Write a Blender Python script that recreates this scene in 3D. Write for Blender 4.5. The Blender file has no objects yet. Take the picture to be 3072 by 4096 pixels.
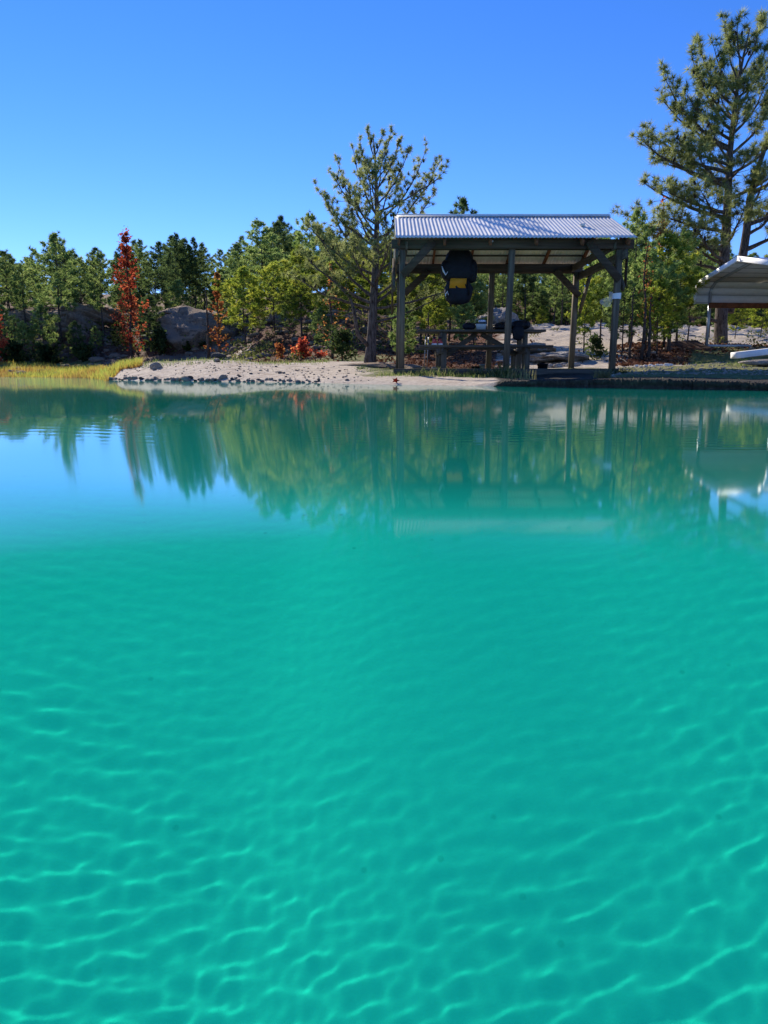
import bpy, math, random
import numpy as np
from mathutils import Vector
R = math.radians
SC = bpy.context.scene
C = SC.collection
rnd = random.Random(7)
rng = np.random.default_rng(11)

# ------------------------------------------------------------------ camera, sky, sun, exposure
PITCH = R(10.7); EYE = 0.20; FPX = 3000.0
cam = bpy.data.cameras.new('camera'); cam_o = bpy.data.objects.new('camera', cam); C.objects.link(cam_o)
cam_o.location = (0, 0, EYE); cam_o.rotation_euler = (R(90) - PITCH, 0, 0)
cam.sensor_fit = 'VERTICAL'; cam.sensor_height = 24; cam.lens = 24 * FPX / 4096; cam.clip_start = .01; cam.clip_end = 5000
SC.camera = cam_o
SUN_EL, SUN_AZ = R(28.5), R(28)          # azimuth measured from +Y towards -X
sd = Vector((-math.sin(SUN_AZ) * math.cos(SUN_EL), math.cos(SUN_AZ) * math.cos(SUN_EL), math.sin(SUN_EL)))
W = bpy.data.worlds.new('World'); SC.world = W; W.use_nodes = True
wn = W.node_tree.nodes; wl = W.node_tree.links.new; bg = wn['Background']
sky = wn.new('ShaderNodeTexSky'); sky.sky_type = 'NISHITA'; sky.sun_disc = False
sky.sun_elevation = SUN_EL; sky.sun_rotation = -SUN_AZ; sky.air_density = 1.0; sky.dust_density = .0; sky.ozone_density = 3.0
sky.altitude = 1500
hs = wn.new('ShaderNodeHueSaturation'); hs.inputs['Saturation'].default_value = 1.25
ml = wn.new('ShaderNodeMix'); ml.data_type = 'RGBA'; ml.blend_type = 'MULTIPLY'; ml.inputs['Factor'].default_value = 1
ml.inputs[7].default_value = (.86, .92, 1.36, 1)
wl(sky.outputs[0], hs.inputs['Color']); wl(hs.outputs[0], ml.inputs[6]); wl(ml.outputs[2], bg.inputs[0])
bg.inputs[1].default_value = .10
SL = bpy.data.lights.new('sun', 'SUN'); SL.energy = 5.0; SL.angle = R(.4); SL.color = (1, .90, .74)
SL.cycles.is_caustics_light = True
so = bpy.data.objects.new('sun', SL); C.objects.link(so); so.rotation_euler = sd.to_track_quat('Z', 'Y').to_euler()
SC.view_settings.view_transform = 'Standard'; SC.view_settings.look = 'None'
SC.view_settings.exposure = .55; SC.view_settings.gamma = 1
try:
    SC.cycles.max_bounces = 9; SC.cycles.transparent_max_bounces = 8; SC.cycles.diffuse_bounces = 3
except Exception: pass

def at(px, py, Y):
    x = px - 1536; v = 2048 - py; c, s = math.cos(PITCH), math.sin(PITCH)
    dy = FPX * c + v * s; dz = -FPX * s + v * c
    k = Y / dy
    return Vector((x * k, Y, EYE + dz * k))
def V(*a): return Vector(a)

# ------------------------------------------------------------------ mesh builder
class MB:
    def __init__(s): s.v = []; s.q = []; s.t = []; s.c = []; s.n = 0
    def add(s, v, q=None, t=None, c=1.0):
        v = np.asarray(v, float).reshape(-1, 3); s.v.append(v)
        if q is not None and len(q): s.q.append(np.asarray(q, int).reshape(-1, 4) + s.n)
        if t is not None and len(t): s.t.append(np.asarray(t, int).reshape(-1, 3) + s.n)
        c = np.asarray(c, float)
        if c.ndim == 0: c = np.full(len(v), float(c))
        s.c.append(c); s.n += len(v)
    def box(s, a, b, c=1.0):
        (x0, y0, z0), (x1, y1, z1) = a, b
        s.hexa([(x0,y0,z0),(x1,y0,z0),(x1,y1,z0),(x0,y1,z0),(x0,y0,z1),(x1,y0,z1),(x1,y1,z1),(x0,y1,z1)], c)
    def hexa(s, v, c=1.0):
        s.add(v, [(0,3,2,1),(4,5,6,7),(0,1,5,4),(1,2,6,5),(2,3,7,6),(3,0,4,7)], c=c)
    def beam(s, p, q, w, h, up=(0,0,1), ch=.004, c=1.0):
        """chamfered bar from p to q, w across, h along up"""
        p, q = Vector(p), Vector(q); d = (q - p).normalized(); up = Vector(up)
        sx = d.cross(up).normalized(); u = sx.cross(d).normalized()
        a, b = w / 2, h / 2; ch = min(ch, a * .4, b * .4)
        prof = [(-a+ch,-b),(a-ch,-b),(a,-b+ch),(a,b-ch),(a-ch,b),(-a+ch,b),(-a,b-ch),(-a,-b+ch)]
        vs = [tuple(e + sx*x + u*y) for e in (p, q) for x, y in prof]
        qs = [(i, (i+1)%8, 8+(i+1)%8, 8+i) for i in range(8)]
        vs += [tuple(p), tuple(q)]
        ts = [(16, (i+1)%8, i) for i in range(8)] + [(17, 8+i, 8+(i+1)%8) for i in range(8)]
        s.add(vs, qs, ts, c)
    def tube(s, pts, rad, n=6, c=1.0, caps=True, wob=0):
        pts = [Vector(p) for p in pts]; m = len(pts); vs = []
        d0 = (pts[1] - pts[0]).normalized(); ref = Vector((0,1,0)) if abs(d0.z) > .7 else Vector((0,0,1))
        for i, p in enumerate(pts):
            d = (pts[min(i+1, m-1)] - pts[max(i-1, 0)]).normalized()
            a = d.cross(ref).normalized(); b = d.cross(a)
            r = rad[i] if hasattr(rad, '__len__') else rad
            for k in range(n):
                th = 2*math.pi*k/n; rr = r * (1 + (rnd.uniform(-wob, wob) if wob else 0))
                vs.append(tuple(p + a*(rr*math.cos(th)) + b*(rr*math.sin(th))))
        qs = [(i*n+k, i*n+(k+1)%n, (i+1)*n+(k+1)%n, (i+1)*n+k) for i in range(m-1) for k in range(n)]
        ts = []
        if caps:
            vs += [tuple(pts[0]), tuple(pts[-1])]
            ts = [(m*n, (k+1)%n, k) for k in range(n)] + [(m*n+1, (m-1)*n+k, (m-1)*n+(k+1)%n) for k in range(n)]
        s.add(vs, qs, ts, c)
    def build(s, name, mat, parent=None, smooth=False, col=False, origin=None):
        v = np.concatenate(s.v); o0 = Vector((0,0,0))
        if origin is not None: o0 = Vector(origin)
        elif parent is not None: o0 = wloc(parent)
        v = v - np.array(o0)
        q = np.concatenate(s.q) if s.q else np.zeros((0,4), int); t = np.concatenate(s.t) if s.t else np.zeros((0,3), int)
        me = bpy.data.meshes.new(name); me.vertices.add(len(v)); me.vertices.foreach_set('co', v.ravel())
        li = np.concatenate([q.ravel(), t.ravel()]); me.loops.add(len(li)); me.loops.foreach_set('vertex_index', li)
        me.polygons.add(len(q)+len(t))
        me.polygons.foreach_set('loop_start', np.concatenate([np.arange(len(q))*4, len(q)*4+np.arange(len(t))*3]))
        if smooth: me.polygons.foreach_set('use_smooth', np.ones(len(q)+len(t), bool))
        me.update(calc_edges=True); me.validate()
        if col:
            a = me.attributes.new('tint', 'FLOAT', 'POINT'); a.data.foreach_set('value', np.concatenate(s.c))
        me.materials.append(mat)
        o = bpy.data.objects.new(name, me); C.objects.link(o)
        if parent is not None: o.parent = parent
        elif origin is not None: o.location = o0
        return o
def wloc(o):
    v = Vector((0,0,0))
    while o is not None: v = v + o.location; o = o.parent
    return v
def tag(o, label=None, cat=None, group=None, kind=None):
    if label: o['label'] = label
    if cat: o['category'] = cat
    if group: o['group'] = group
    if kind: o['kind'] = kind
    return o
def thing(name, label, cat, loc=(0,0,0), group=None):
    o = bpy.data.objects.new(name, None); C.objects.link(o); o.location = loc; o.empty_display_size = .1
    return tag(o, label, cat, group)
def copy_tree(o, parent=None):
    c = o.copy(); C.objects.link(c); c.parent = parent
    for ch in KIDS.get(o.name, []): copy_tree(ch, c)
    return c
KIDS = {}
def grid_mesh(P, name, mat, cols=None, smooth=True):
    ny, nx = P.shape[:2]; i = np.arange(nx*ny).reshape(ny, nx)
    q = np.stack([i[:-1,:-1], i[:-1,1:], i[1:,1:], i[1:,:-1]], -1).reshape(-1, 4)
    me = bpy.data.meshes.new(name); me.vertices.add(nx*ny); me.vertices.foreach_set('co', P.ravel())
    me.loops.add(q.size); me.loops.foreach_set('vertex_index', q.ravel()); me.polygons.add(len(q))
    me.polygons.foreach_set('loop_start', np.arange(0, q.size, 4)); me.polygons.foreach_set('use_smooth', np.full(len(q), smooth))
    me.update(calc_edges=True)
    if cols is not None:
        a = me.color_attributes.new('mask', 'FLOAT_COLOR', 'POINT')
        a.data.foreach_set('color', (cols.reshape(-1, 4) if cols.shape[-1] == 4 else np.concatenate([cols.reshape(-1, 3), np.ones((nx*ny, 1))], 1)).ravel())
    me.materials.append(mat); o = bpy.data.objects.new(name, me); C.objects.link(o); return o

# ------------------------------------------------------------------ material helpers
def mat(name):
    m = bpy.data.materials.new(name); m.use_nodes = True; return m, m.node_tree, m.node_tree.nodes['Principled BSDF']
def N(nt, t, **kw):
    n = nt.nodes.new('ShaderNode' + t)
    for k, v in kw.items(): setattr(n, k, v)
    return n
def noise(nt, scale, detail=4, coord='Object', rough=.6, vec=None, dims=None):
    n = N(nt, 'TexNoise'); n.inputs['Scale'].default_value = scale; n.inputs['Detail'].default_value = detail; n.inputs['Roughness'].default_value = rough
    if vec is None: vec = N(nt, 'TexCoord').outputs[coord]
    nt.links.new(vec, n.inputs['Vector']); return n.outputs['Fac']
def ramp(nt, fac, stops):
    r = N(nt, 'ValToRGB'); e = r.color_ramp.elements
    while len(e) < len(stops): e.new(.5)
    for k, (p, c) in enumerate(stops): e[k].position = p; e[k].color = (*c, 1) if hasattr(c, '__len__') else (c, c, c, 1)
    nt.links.new(fac, r.inputs[0]); return r.outputs[0]
def mixc(nt, fac, a, b, mode='MIX'):
    m = N(nt, 'Mix', data_type='RGBA', blend_type=mode)
    for s, x in ((0, fac), (6, a), (7, b)):
        if hasattr(x, 'is_output') or hasattr(x, 'links'): nt.links.new(x, m.inputs[s])
        elif s == 0: m.inputs[0].default_value = x
        else: m.inputs[s].default_value = (*x, 1)
    return m.outputs[2]
def bump(nt, h, bs, strength=.4, dist=.02):
    b = N(nt, 'Bump'); b.inputs['Strength'].default_value = strength; b.inputs['Distance'].default_value = dist
    nt.links.new(h, b.inputs['Height']); nt.links.new(b.outputs[0], bs.inputs['Normal'])
def scaled(nt, sc, coord='Object'):
    mp = N(nt, 'Mapping'); mp.inputs['Scale'].default_value = sc
    nt.links.new(N(nt, 'TexCoord').outputs[coord], mp.inputs[0]); return mp.outputs[0]
def simple(name, col, rough=.7, var=.25, scale=8, metal=0, spec=.3, bmp=0, bscale=40):
    m, nt, b = mat(name)
    d = tuple(x*(1-var) for x in col); u = tuple(min(1, x*(1+var)) for x in col)
    nt.links.new(ramp(nt, noise(nt, scale), [(.3, d), (.7, u)]), b.inputs['Base Color'])
    b.inputs['Roughness'].default_value = rough; b.inputs['Metallic'].default_value = metal; b.inputs['Specular IOR Level'].default_value = spec
    if bmp: bump(nt, noise(nt, bscale), b, bmp)
    return m
def wood(name, a, b_, axis=0, rough=.85):
    m, nt, b = mat(name)
    sc = [30, 30, 30]; sc[axis] = 1.6
    f = noise(nt, 1.0, 5, vec=scaled(nt, sc)); g = noise(nt, 1.3, 3)
    c = ramp(nt, f, [(.3, a), (.7, b_)])
    c = mixc(nt, ramp(nt, g, [(.35, 0), (.7, .5)]), c, tuple(x*.55 for x in a))
    nt.links.new(c, b.inputs['Base Color']); b.inputs['Roughness'].default_value = rough; b.inputs['Specular IOR Level'].default_value = .15
    bump(nt, f, b, .5, .006); return m
GREY_A, GREY_B = (.06, .048, .036), (.16, .135, .105)
M_WX = wood('weathered_wood_x', GREY_A, GREY_B, 0); M_WY = wood('weathered_wood_y', GREY_A, GREY_B, 1); M_WZ = wood('weathered_wood_z', (.085,.066,.046), (.22,.18,.13), 2)
M_DARKW = wood('dark_wood', (.05,.035,.025), (.12,.085,.06), 0)
M_REDW = wood('red_brown_wood', (.13,.05,.025), (.26,.11,.06), 1)
def foliage(name, cols, trans=.58, gloss=.0):
    """cols: dark, mid, light leaf pigments picked per leaf clump by the tint attribute"""
    m = bpy.data.materials.new(name); m.use_nodes = True; nt = m.node_tree; nt.nodes.clear()
    a = N(nt, 'Attribute', attribute_name='tint'); oi = N(nt, 'ObjectInfo')
    c = ramp(nt, a.outputs['Fac'], [(0, cols[0]), (.5, cols[1]), (1, cols[2])])
    h = N(nt, 'HueSaturation'); mr = N(nt, 'MapRange'); mr.inputs[3].default_value = .75; mr.inputs[4].default_value = 1.25
    nt.links.new(oi.outputs['Random'], mr.inputs[0]); nt.links.new(mr.outputs[0], h.inputs['Value']); nt.links.new(c, h.inputs['Color'])
    d = N(nt, 'BsdfDiffuse'); t = N(nt, 'BsdfTranslucent'); mx = N(nt, 'MixShader'); mx.inputs[0].default_value = trans
    nt.links.new(h.outputs[0], d.inputs[0]); nt.links.new(h.outputs[0], t.inputs[0])
    nt.links.new(d.outputs[0], mx.inputs[1]); nt.links.new(t.outputs[0], mx.inputs[2])
    o = N(nt, 'OutputMaterial'); nt.links.new(mx.outputs[0], o.inputs[0]); return m
M_NEEDLE = foliage('pine_needles', [(.10,.165,.05), (.24,.34,.10), (.48,.55,.18)])
M_NEEDLE_D = foliage('dark_pine_needles', [(.05,.09,.035), (.12,.19,.065), (.24,.31,.11)])
M_NEEDLE_Y = foliage('yellow_green_needles', [(.12,.18,.03), (.30,.37,.05), (.58,.56,.09)])
M_NEEDLE_B = foliage('grey_green_needles', [(.13,.155,.05), (.29,.33,.12), (.52,.55,.24)])
M_MAPLE = foliage('red_leaves', [(.24,.035,.022), (.50,.10,.05), (.58,.24,.09)])
M_MAPLE_O = foliage('orange_leaves', [(.22,.06,.03), (.40,.15,.05), (.42,.26,.07)])
M_SHRUB = foliage('shrub_leaves', [(.03,.05,.02), (.06,.09,.03), (.10,.13,.04)])
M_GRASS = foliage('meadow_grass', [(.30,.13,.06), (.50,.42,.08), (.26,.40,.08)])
M_GRASSG = foliage('bank_grass', [(.05,.10,.02), (.13,.19,.05), (.36,.33,.15)])
M_CONE = simple('pine_cone', (.035,.022,.015), .9)
def barkmat(name, a, b_):
    m, nt, b = mat(name)
    f = noise(nt, 1, 5, vec=scaled(nt, (26, 26, 7)), rough=.7)
    nt.links.new(ramp(nt, f, [(.35, a), (.62, b_)]), b.inputs['Base Color']); b.inputs['Roughness'].default_value = .95; b.inputs['Specular IOR Level'].default_value = .1
    bump(nt, f, b, 1, .03); return m
M_BARK = barkmat('pine_bark', (.035,.026,.022), (.17,.14,.12))
M_BARK_S = barkmat('slim_bark', (.03,.024,.02), (.10,.082,.07))
def rockmat(name, a, b_, c_, sc=1.0, soil=None):
    m, nt, b = mat(name)
    f = noise(nt, 1.3*sc, 8, rough=.65); g = noise(nt, 9*sc, 6, rough=.7)
    c = ramp(nt, f, [(.3, a), (.5, b_), (.7, c_)])
    c = mixc(nt, ramp(nt, g, [(.35, .75), (.6, 0)]), c, tuple(x*.35 for x in b_))
    if soil:
        gn = N(nt, 'NewGeometry'); sz = N(nt, 'SeparateXYZ'); nt.links.new(gn.outputs['True Normal'], sz.inputs[0]); ad = N(nt, 'Math', operation='MULTIPLY_ADD'); ad.inputs[1].default_value = .5; nt.links.new(f, ad.inputs[0]); nt.links.new(sz.outputs[2], ad.inputs[2])
        c = mixc(nt, ramp(nt, ad.outputs[0], [(.62, 0), (.85, .85)]), c, soil)
    nt.links.new(c, b.inputs['Base Color']); b.inputs['Roughness'].default_value = .95; b.inputs['Specular IOR Level'].default_value = .1
    bump(nt, g, b, 1.0, .12/sc); return m
M_ROCK = rockmat('grey_rock', (.15,.105,.07), (.27,.205,.15), (.44,.38,.31), .9, (.34,.245,.17))
M_STONE = rockmat('shore_stone', (.22,.18,.15), (.42,.37,.31), (.60,.55,.48), 4)
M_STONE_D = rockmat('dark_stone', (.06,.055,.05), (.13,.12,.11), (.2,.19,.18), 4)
M_STONE_T = rockmat('tan_stone', (.40,.29,.20), (.56,.45,.33), (.70,.62,.50), 4)

# ------------------------------------------------------------------ terrain
SHORE = [(-1500,34),(-600,28),(0,24.9),(330,22.5),(400,19.0),(425,15.8),(560,14.8),(700,14.1),(1000,12.9),(1300,11.3),(1600,10.7),(2000,9.6),(2300,8.9),(2600,8.2),(3072,7.5),(3800,6.6),(4800,5.6)]
def shoreY(px): return np.interp(px, [a for a, b in SHORE], [b for a, b in SHORE])
# per column: px -> [(Y, z)...] beyond the shore
COLS = [
 (-1500, [(36,.2),(44,.6),(56,4.0),(80,5),(110,11),(400,16),(3000,20)]),
 (-200, [(26,.08),(31,.2),(34,.6),(38,2.0),(44,3.6),(60,4.2),(85,7.5),(110,11),(400,16),(3000,20)]),
 (250,  [(24,.08),(30,.2),(33,.6),(37,2.2),(44,3.6),(60,4.2),(85,7.5),(110,11),(400,16),(3000,20)]),
 (400,  [(20,.06),(24,.15),(30,.25),(33,.7),(37,2.2),(44,3.3),(60,4.2),(85,7.5),(110,11),(400,16),(3000,20)]),
 (500,  [(16.0,.10),(18,.22),(20,.26),(24,.25),(30,.3),(33,.8),(38,2.2),(44,3.4),(60,4.2),(85,7.5),(110,11),(400,16),(3000,20)]),
 (640,  [(15.2,.11),(17,.30),(19,.42),(21,.38),(26,.30),(31,.35),(34,1.0),(38,2.5),(44,3.5),(60,4.2),(85,7.5),(110,11),(400,16),(3000,20)]),
 (850,  [(14.0,.10),(15.5,.27),(18.5,.47),(20.5,.42),(25,.35),(31,.5),(35,1.6),(40,3.2),(46,3.6),(60,4.2),(85,7.5),(110,11),(400,16),(3000,20)]),
 (1100, [(13.0,.09),(14.5,.22),(18,.36),(22,.42),(26,.7),(31,1.7),(38,3.0),(46,3.5),(60,4.2),(85,7.5),(110,11),(400,16),(3000,20)]),
 (1400, [(11.6,.08),(13,.16),(15,.25),(17.5,.40),(20,.40),(24,.9),(30,2.0),(38,3.0),(46,3.3),(60,4.0),(85,7.5),(110,11),(400,16),(3000,20)]),
 (1600, [(11.0,.05),(12.0,.12),(12.6,.19),(16,.22),(18,.38),(22,.6),(28,1.3),(36,2.5),(46,3.0),(60,3.8),(85,7.5),(110,11),(400,16),(3000,20)]),
 (1850, [(10.3,.04),(12.0,.10),(12.6,.19),(16,.20),(18,.30),(22,.7),(28,1.5),(36,2.3),(46,2.8),(60,3.8),(85,7.5),(110,11),(400,16),(3000,20)]),
 (2050, [(9.5,.02),(9.55,.07),(10.2,.075),(12.0,.08),(12.6,.19),(16,.20),(18,.35),(20,.65),(24,1.1),(29,1.75),(34,2.1),(46,2.6),(60,3.4),(85,7.5),(110,11),(400,16),(3000,20)]),
 (2400, [(8.74,.02),(8.79,.105),(10.5,.12),(12.0,.14),(12.6,.19),(15.5,.24),(17,.32),(20,.70),(24,1.15),(29,1.8),(34,2.1),(46,2.6),(60,3.4),(85,7.5),(110,11),(400,16),(3000,20)]),
 (2600, [(8.22,.02),(8.27,.11),(10.2,.13),(13,.21),(15.5,.27),(17,.34),(20,.85),(23,1.05),(28,1.6),(34,2.1),(46,2.5),(60,3.4),(85,7.5),(110,11),(400,16),(3000,20)]),
 (3072, [(7.52,.02),(7.56,.08),(9.0,.10),(10,.14),(12,.22),(15,.36),(17,.44),(20,.80),(24,1.0),(29,1.5),(34,1.9),(46,2.4),(60,3.4),(85,7.5),(110,11),(400,16),(3000,20)]),
 (4800, [(5.63,.02),(5.67,.08),(8,.15),(12,.25),(16,.5),(22,1.0),(34,1.9),(60,3.4),(85,7.5),(110,11),(400,16),(3000,20)]),
]
def smooth_noise(seed, X, Y, lam, oct=4):
    r = np.random.default_rng(seed); z = 0*X; amp = 1
    for o in range(oct):
        for k in range(5):
            a = r.uniform(0, 2*math.pi); kk = 2*math.pi/lam*r.uniform(.7, 1.4)
            z = z + amp*np.sin(kk*(X*math.cos(a)+Y*math.sin(a))+r.uniform(0, 6.28)+1.3*np.sin(kk*.6*(X*math.sin(a)-Y*math.cos(a))))
        lam *= .47; amp *= .5
    return z/6
def ground_z(X, Y):
    X = np.atleast_1d(np.asarray(X, float)); Y = np.atleast_1d(np.asarray(Y, float))
    px = 1536 + 3053*X/np.maximum(Y, .5); sh = shoreY(px); z = np.zeros_like(px)
    zc = []
    for cpx, prof in COLS:
        s0 = float(shoreY(cpx)); ys = [s0-6, s0-2.8, s0-.7, s0] + [p[0] for p in prof]; zs = [-2.1, -1.5, -.45, 0] + [p[1] for p in prof]
        # shift the near-shore part to the local shoreline so the water's edge follows SHORE exactly
        Ys = np.where(Y < sh, Y - sh + s0, np.where(Y < sh+1.5, s0 + (Y-sh)*(max(ys[4], s0+.3)+1.5-s0)/1.5*0 + (Y-sh)*1.0, Y))
        bl = np.clip((Y-sh)/3.0, 0, 1); Ys = np.where(Y < sh, Y-sh+s0, (Y-sh+s0)*(1-bl)+Y*bl)
        zc.append(np.interp(Ys, ys, zs))
    zc = np.array(zc); cp = np.array([c[0] for c in COLS], float)
    idx = np.clip(np.searchsorted(cp, px)-1, 0, len(cp)-2); t = np.clip((px-cp[idx])/(cp[idx+1]-cp[idx]), 0, 1); t = t*t*(3-2*t)
    ii = np.arange(len(px)) if px.ndim == 1 else None
    sh_ = px.shape; f = zc.reshape(len(cp), -1); id_ = idx.ravel(); n = np.arange(id_.size)
    z = f[id_, n].reshape(sh_)*(1-t) + f[id_+1, n].reshape(sh_)*t
    d = Y - sh
    rough = np.clip((d-.2)/2, 0, 1)
    far = np.clip((Y-22)/10, 0, 1)*np.clip(1-(Y-70)/40, .2, 1)
    z = z + smooth_noise(1, X, Y, 1.3, 3)*.018*rough*np.where(px > 2000, np.clip((d-1.5)/2, .15, 1), 1) + smooth_noise(2, X, Y, 5, 5)*.32*far + smooth_noise(5, X, Y, .5, 2)*.008*np.clip(d/1, 0, 1)
    return z
def gz(x, y): return float(ground_z([x], [y])[0])

m, nt, b = mat('ground_mat')                         # sand / grass / leaf litter / grey dirt
mk = N(nt, 'Attribute', attribute_name='mask'); sp = N(nt, 'SeparateColor'); nt.links.new(mk.outputs['Color'], sp.inputs[0])
f1 = noise(nt, .9, 6); f2 = noise(nt, 14, 6, rough=.75); f3 = noise(nt, 55, 3, rough=.7); f4 = noise(nt, 4, 5)
sand = ramp(nt, f2, [(.25, (.30,.23,.165)), (.5, (.52,.44,.345)), (.75, (.66,.58,.47))])
sand = mixc(nt, ramp(nt, f4, [(.5, 0), (.72, .55)]), sand, (.36,.27,.20))
dirt = ramp(nt, f4, [(.3, (.10,.07,.05)), (.5, (.23,.165,.12)), (.75, (.40,.32,.25))])
litter = ramp(nt, f2, [(.3, (.035,.018,.012)), (.5, (.11,.045,.025)), (.7, (.24,.10,.06))])
grass = ramp(nt, f2, [(.3, (.07,.08,.025)), (.5, (.16,.17,.06)), (.7, (.33,.28,.15))])
def thr(ch, nz, w=.35):
    a = N(nt, 'Math', operation='ADD'); nt.links.new(ch, a.inputs[0]); nt.links.new(nz, a.inputs[1])
    return ramp(nt, a.outputs[0], [(.95-w/2, 0), (.95+w/2, 1)])
c = mixc(nt, thr(sp.outputs[2], f4), sand, dirt); c = mixc(nt, thr(sp.outputs[1], f4), c, litter); c = mixc(nt, thr(sp.outputs[0], f4), c, grass)
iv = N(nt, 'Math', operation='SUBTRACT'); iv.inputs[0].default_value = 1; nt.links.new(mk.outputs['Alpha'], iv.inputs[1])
c = mixc(nt, thr(iv.outputs[0], f4), c, ramp(nt, f2, [(.3, (.02,.02,.018)), (.55, (.055,.048,.038)), (.75, (.11,.095,.07))]))  # near-black tone that paints shade along the right shore
gp_ = N(nt, 'NewGeometry'); gs_ = N(nt, 'SeparateXYZ'); nt.links.new(gp_.outputs['Position'], gs_.inputs[0]); mr_ = N(nt, 'MapRange'); mr_.inputs[1].default_value = -.06; mr_.inputs[2].default_value = -.35; nt.links.new(gs_.outputs[2], mr_.inputs[0])
c = mixc(nt, mr_.outputs[0], c, (.76,.76,.69))
nt.links.new(c, b.inputs['Base Color']); b.inputs['Roughness'].default_value = .95; b.inputs['Specular IOR Level'].default_value = .1
hh = N(nt, 'Math', operation='ADD'); nt.links.new(f2, hh.inputs[0]); nt.links.new(f3, hh.inputs[1]); bump(nt, hh.outputs[0], b, .6, .02)
M_GROUND = m

pxs = np.concatenate([np.arange(-9000, -1500, 150), np.arange(-1500, -100, 25), np.arange(-100, 3200, 6.0), np.arange(3200, 4801, 25), np.arange(4900, 14000, 150)])
ds = np.unique(np.concatenate([np.linspace(-6, -.5, 12), np.linspace(-.5, .4, 50), np.linspace(.4, 8, 100), np.linspace(8, 30, 130), np.linspace(30, 60, 50), np.geomspace(60, 2800, 40)]))
PX, DD = np.meshgrid(pxs, ds); YY = shoreY(PX)+DD; XX = (PX-1536)/3053*YY
ZZ = ground_z(XX, YY)
cols = np.zeros(PX.shape+(3,))
d = DD
sst0 = 0
sst = lambda x, a, b_: np.clip((x-a)/(b_-a), 0, 1)
wleft = 1-sst(PX, 380, 430)
cols[..., 0] = np.maximum(cols[..., 0], wleft*(1-sst(YY, 32, 34))*.9)                                     # meadow
cols[..., 0] = np.maximum(cols[..., 0], sst(PX, 420, 700)*(1-sst(PX, 1550, 1700))*sst(YY, 17, 18.5)*(1-sst(YY, 21, 24))*.62)
cols[..., 0] = np.maximum(cols[..., 0], sst(PX, 1380, 1500)*(1-sst(PX, 2350, 2450))*sst(YY, 11.5, 12.1)*(1-sst(YY, 15.6, 16.6))*.55)
cols[..., 0] = np.maximum(cols[..., 0], sst(PX, 2430, 2480)*sst(d, .7, 1.1)*(1-sst(YY, 15, 17))*np.where(d < 2.6, .68, .54))  # grassy gravel, thickened near the water to deepen the roof's shadow by colour
cols[..., 0] = np.maximum(cols[..., 0], sst(PX, 2700, 2780)*sst(YY, 14, 15)*(1-sst(YY, 20, 21))*.6)
cols[..., 1] = np.maximum(sst(PX, 930, 1050)*(1-sst(PX, 1950, 2050))*np.maximum(sst(YY, 20, 22), sst(PX, 1500, 1620)*sst(YY, 15.5, 16.5))*.68, sst(PX, 2460, 2560)*sst(YY, 16.3, 17)*(1-sst(YY, 20.5, 22))*.75)
cols[..., 1] = np.maximum(cols[..., 1], sst(YY, 35, 39)*.8)
cols[..., 1] = np.maximum(cols[..., 1], (1-sst(PX, 800, 900))*sst(YY, 30, 33)*.45)
cols[..., 2] = np.maximum(cols[..., 2], (1-sst(PX, 1900, 2000))*sst(YY, 28, 31)*.62)
shore_shade = sst(PX, 1960, 2040)*(1-sst(d, .9, 1.6)*sst(PX, 2430, 2460))*(1-sst(YY, 12.2, 12.6))*.95*sst(d, -.12, -.03)  # shade painted into the ground from the kerb to the waterline
cols[..., 2] = np.maximum(cols[..., 2], .30*sst(PX, 420, 500)*(1-sst(PX, 1200, 1400))*(1-sst(YY, 20, 24)))
ground = grid_mesh(np.stack([XX, YY, ZZ], -1), 'ground', M_GROUND, np.concatenate([cols, 1-shore_shade[..., None]], -1)); tag(ground, 'pale sand shore rising to wooded dirt slopes behind the pool', kind='structure')

# undercut edge of the bank along the right part of the shore
bp_ = np.concatenate([np.arange(1960, 4790, 5.0), np.arange(4800, 13900, 50.0)]); nb_ = len(bp_); rr_ = np.random.default_rng(8)
tz = np.interp(bp_, [1960, 2020, 2400, 2600, 3072, 4800], [-.02, .07, .105, .11, .08, .07])
jit = .035*smooth_noise(31, bp_*.012, bp_*0, 1.6, 4)+rr_.normal(0, .004, nb_)
rows_ = [(.50, .012), (.24, .006), (.03, .0), (.0, -.008), (-.004, -.035), (.012, -.07), (.0, -.12), (-.01, -.30)]
BP_ = np.zeros((len(rows_), nb_, 3))
for i, (dd_, dz_) in enumerate(rows_):
    yb_ = shoreY(bp_)+dd_+jit*(1 if i > 1 else .4)-.02; BP_[i, :, 0] = (bp_-1536)/3053*yb_; BP_[i, :, 1] = yb_
    zz_ = tz+dz_*(1 if dz_ > -.2 else 1)+rr_.normal(0, .004, nb_)*(1 if i > 1 else .3)
    if i == 0: zz_ = ground_z(BP_[i, :, 0], yb_)-.004
    BP_[i, :, 2] = zz_
mk_ = np.zeros((len(rows_), nb_, 4)); mk_[..., 3] = .05  # whole bank strip takes the dark tone, in place of cast shade
bank = grid_mesh(BP_[::-1], 'ground', M_GROUND, mk_[::-1], smooth=False); tag(bank, 'undercut earth edge of the bank, coloured dark for shade, at the right of the pool', kind='structure')

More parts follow.
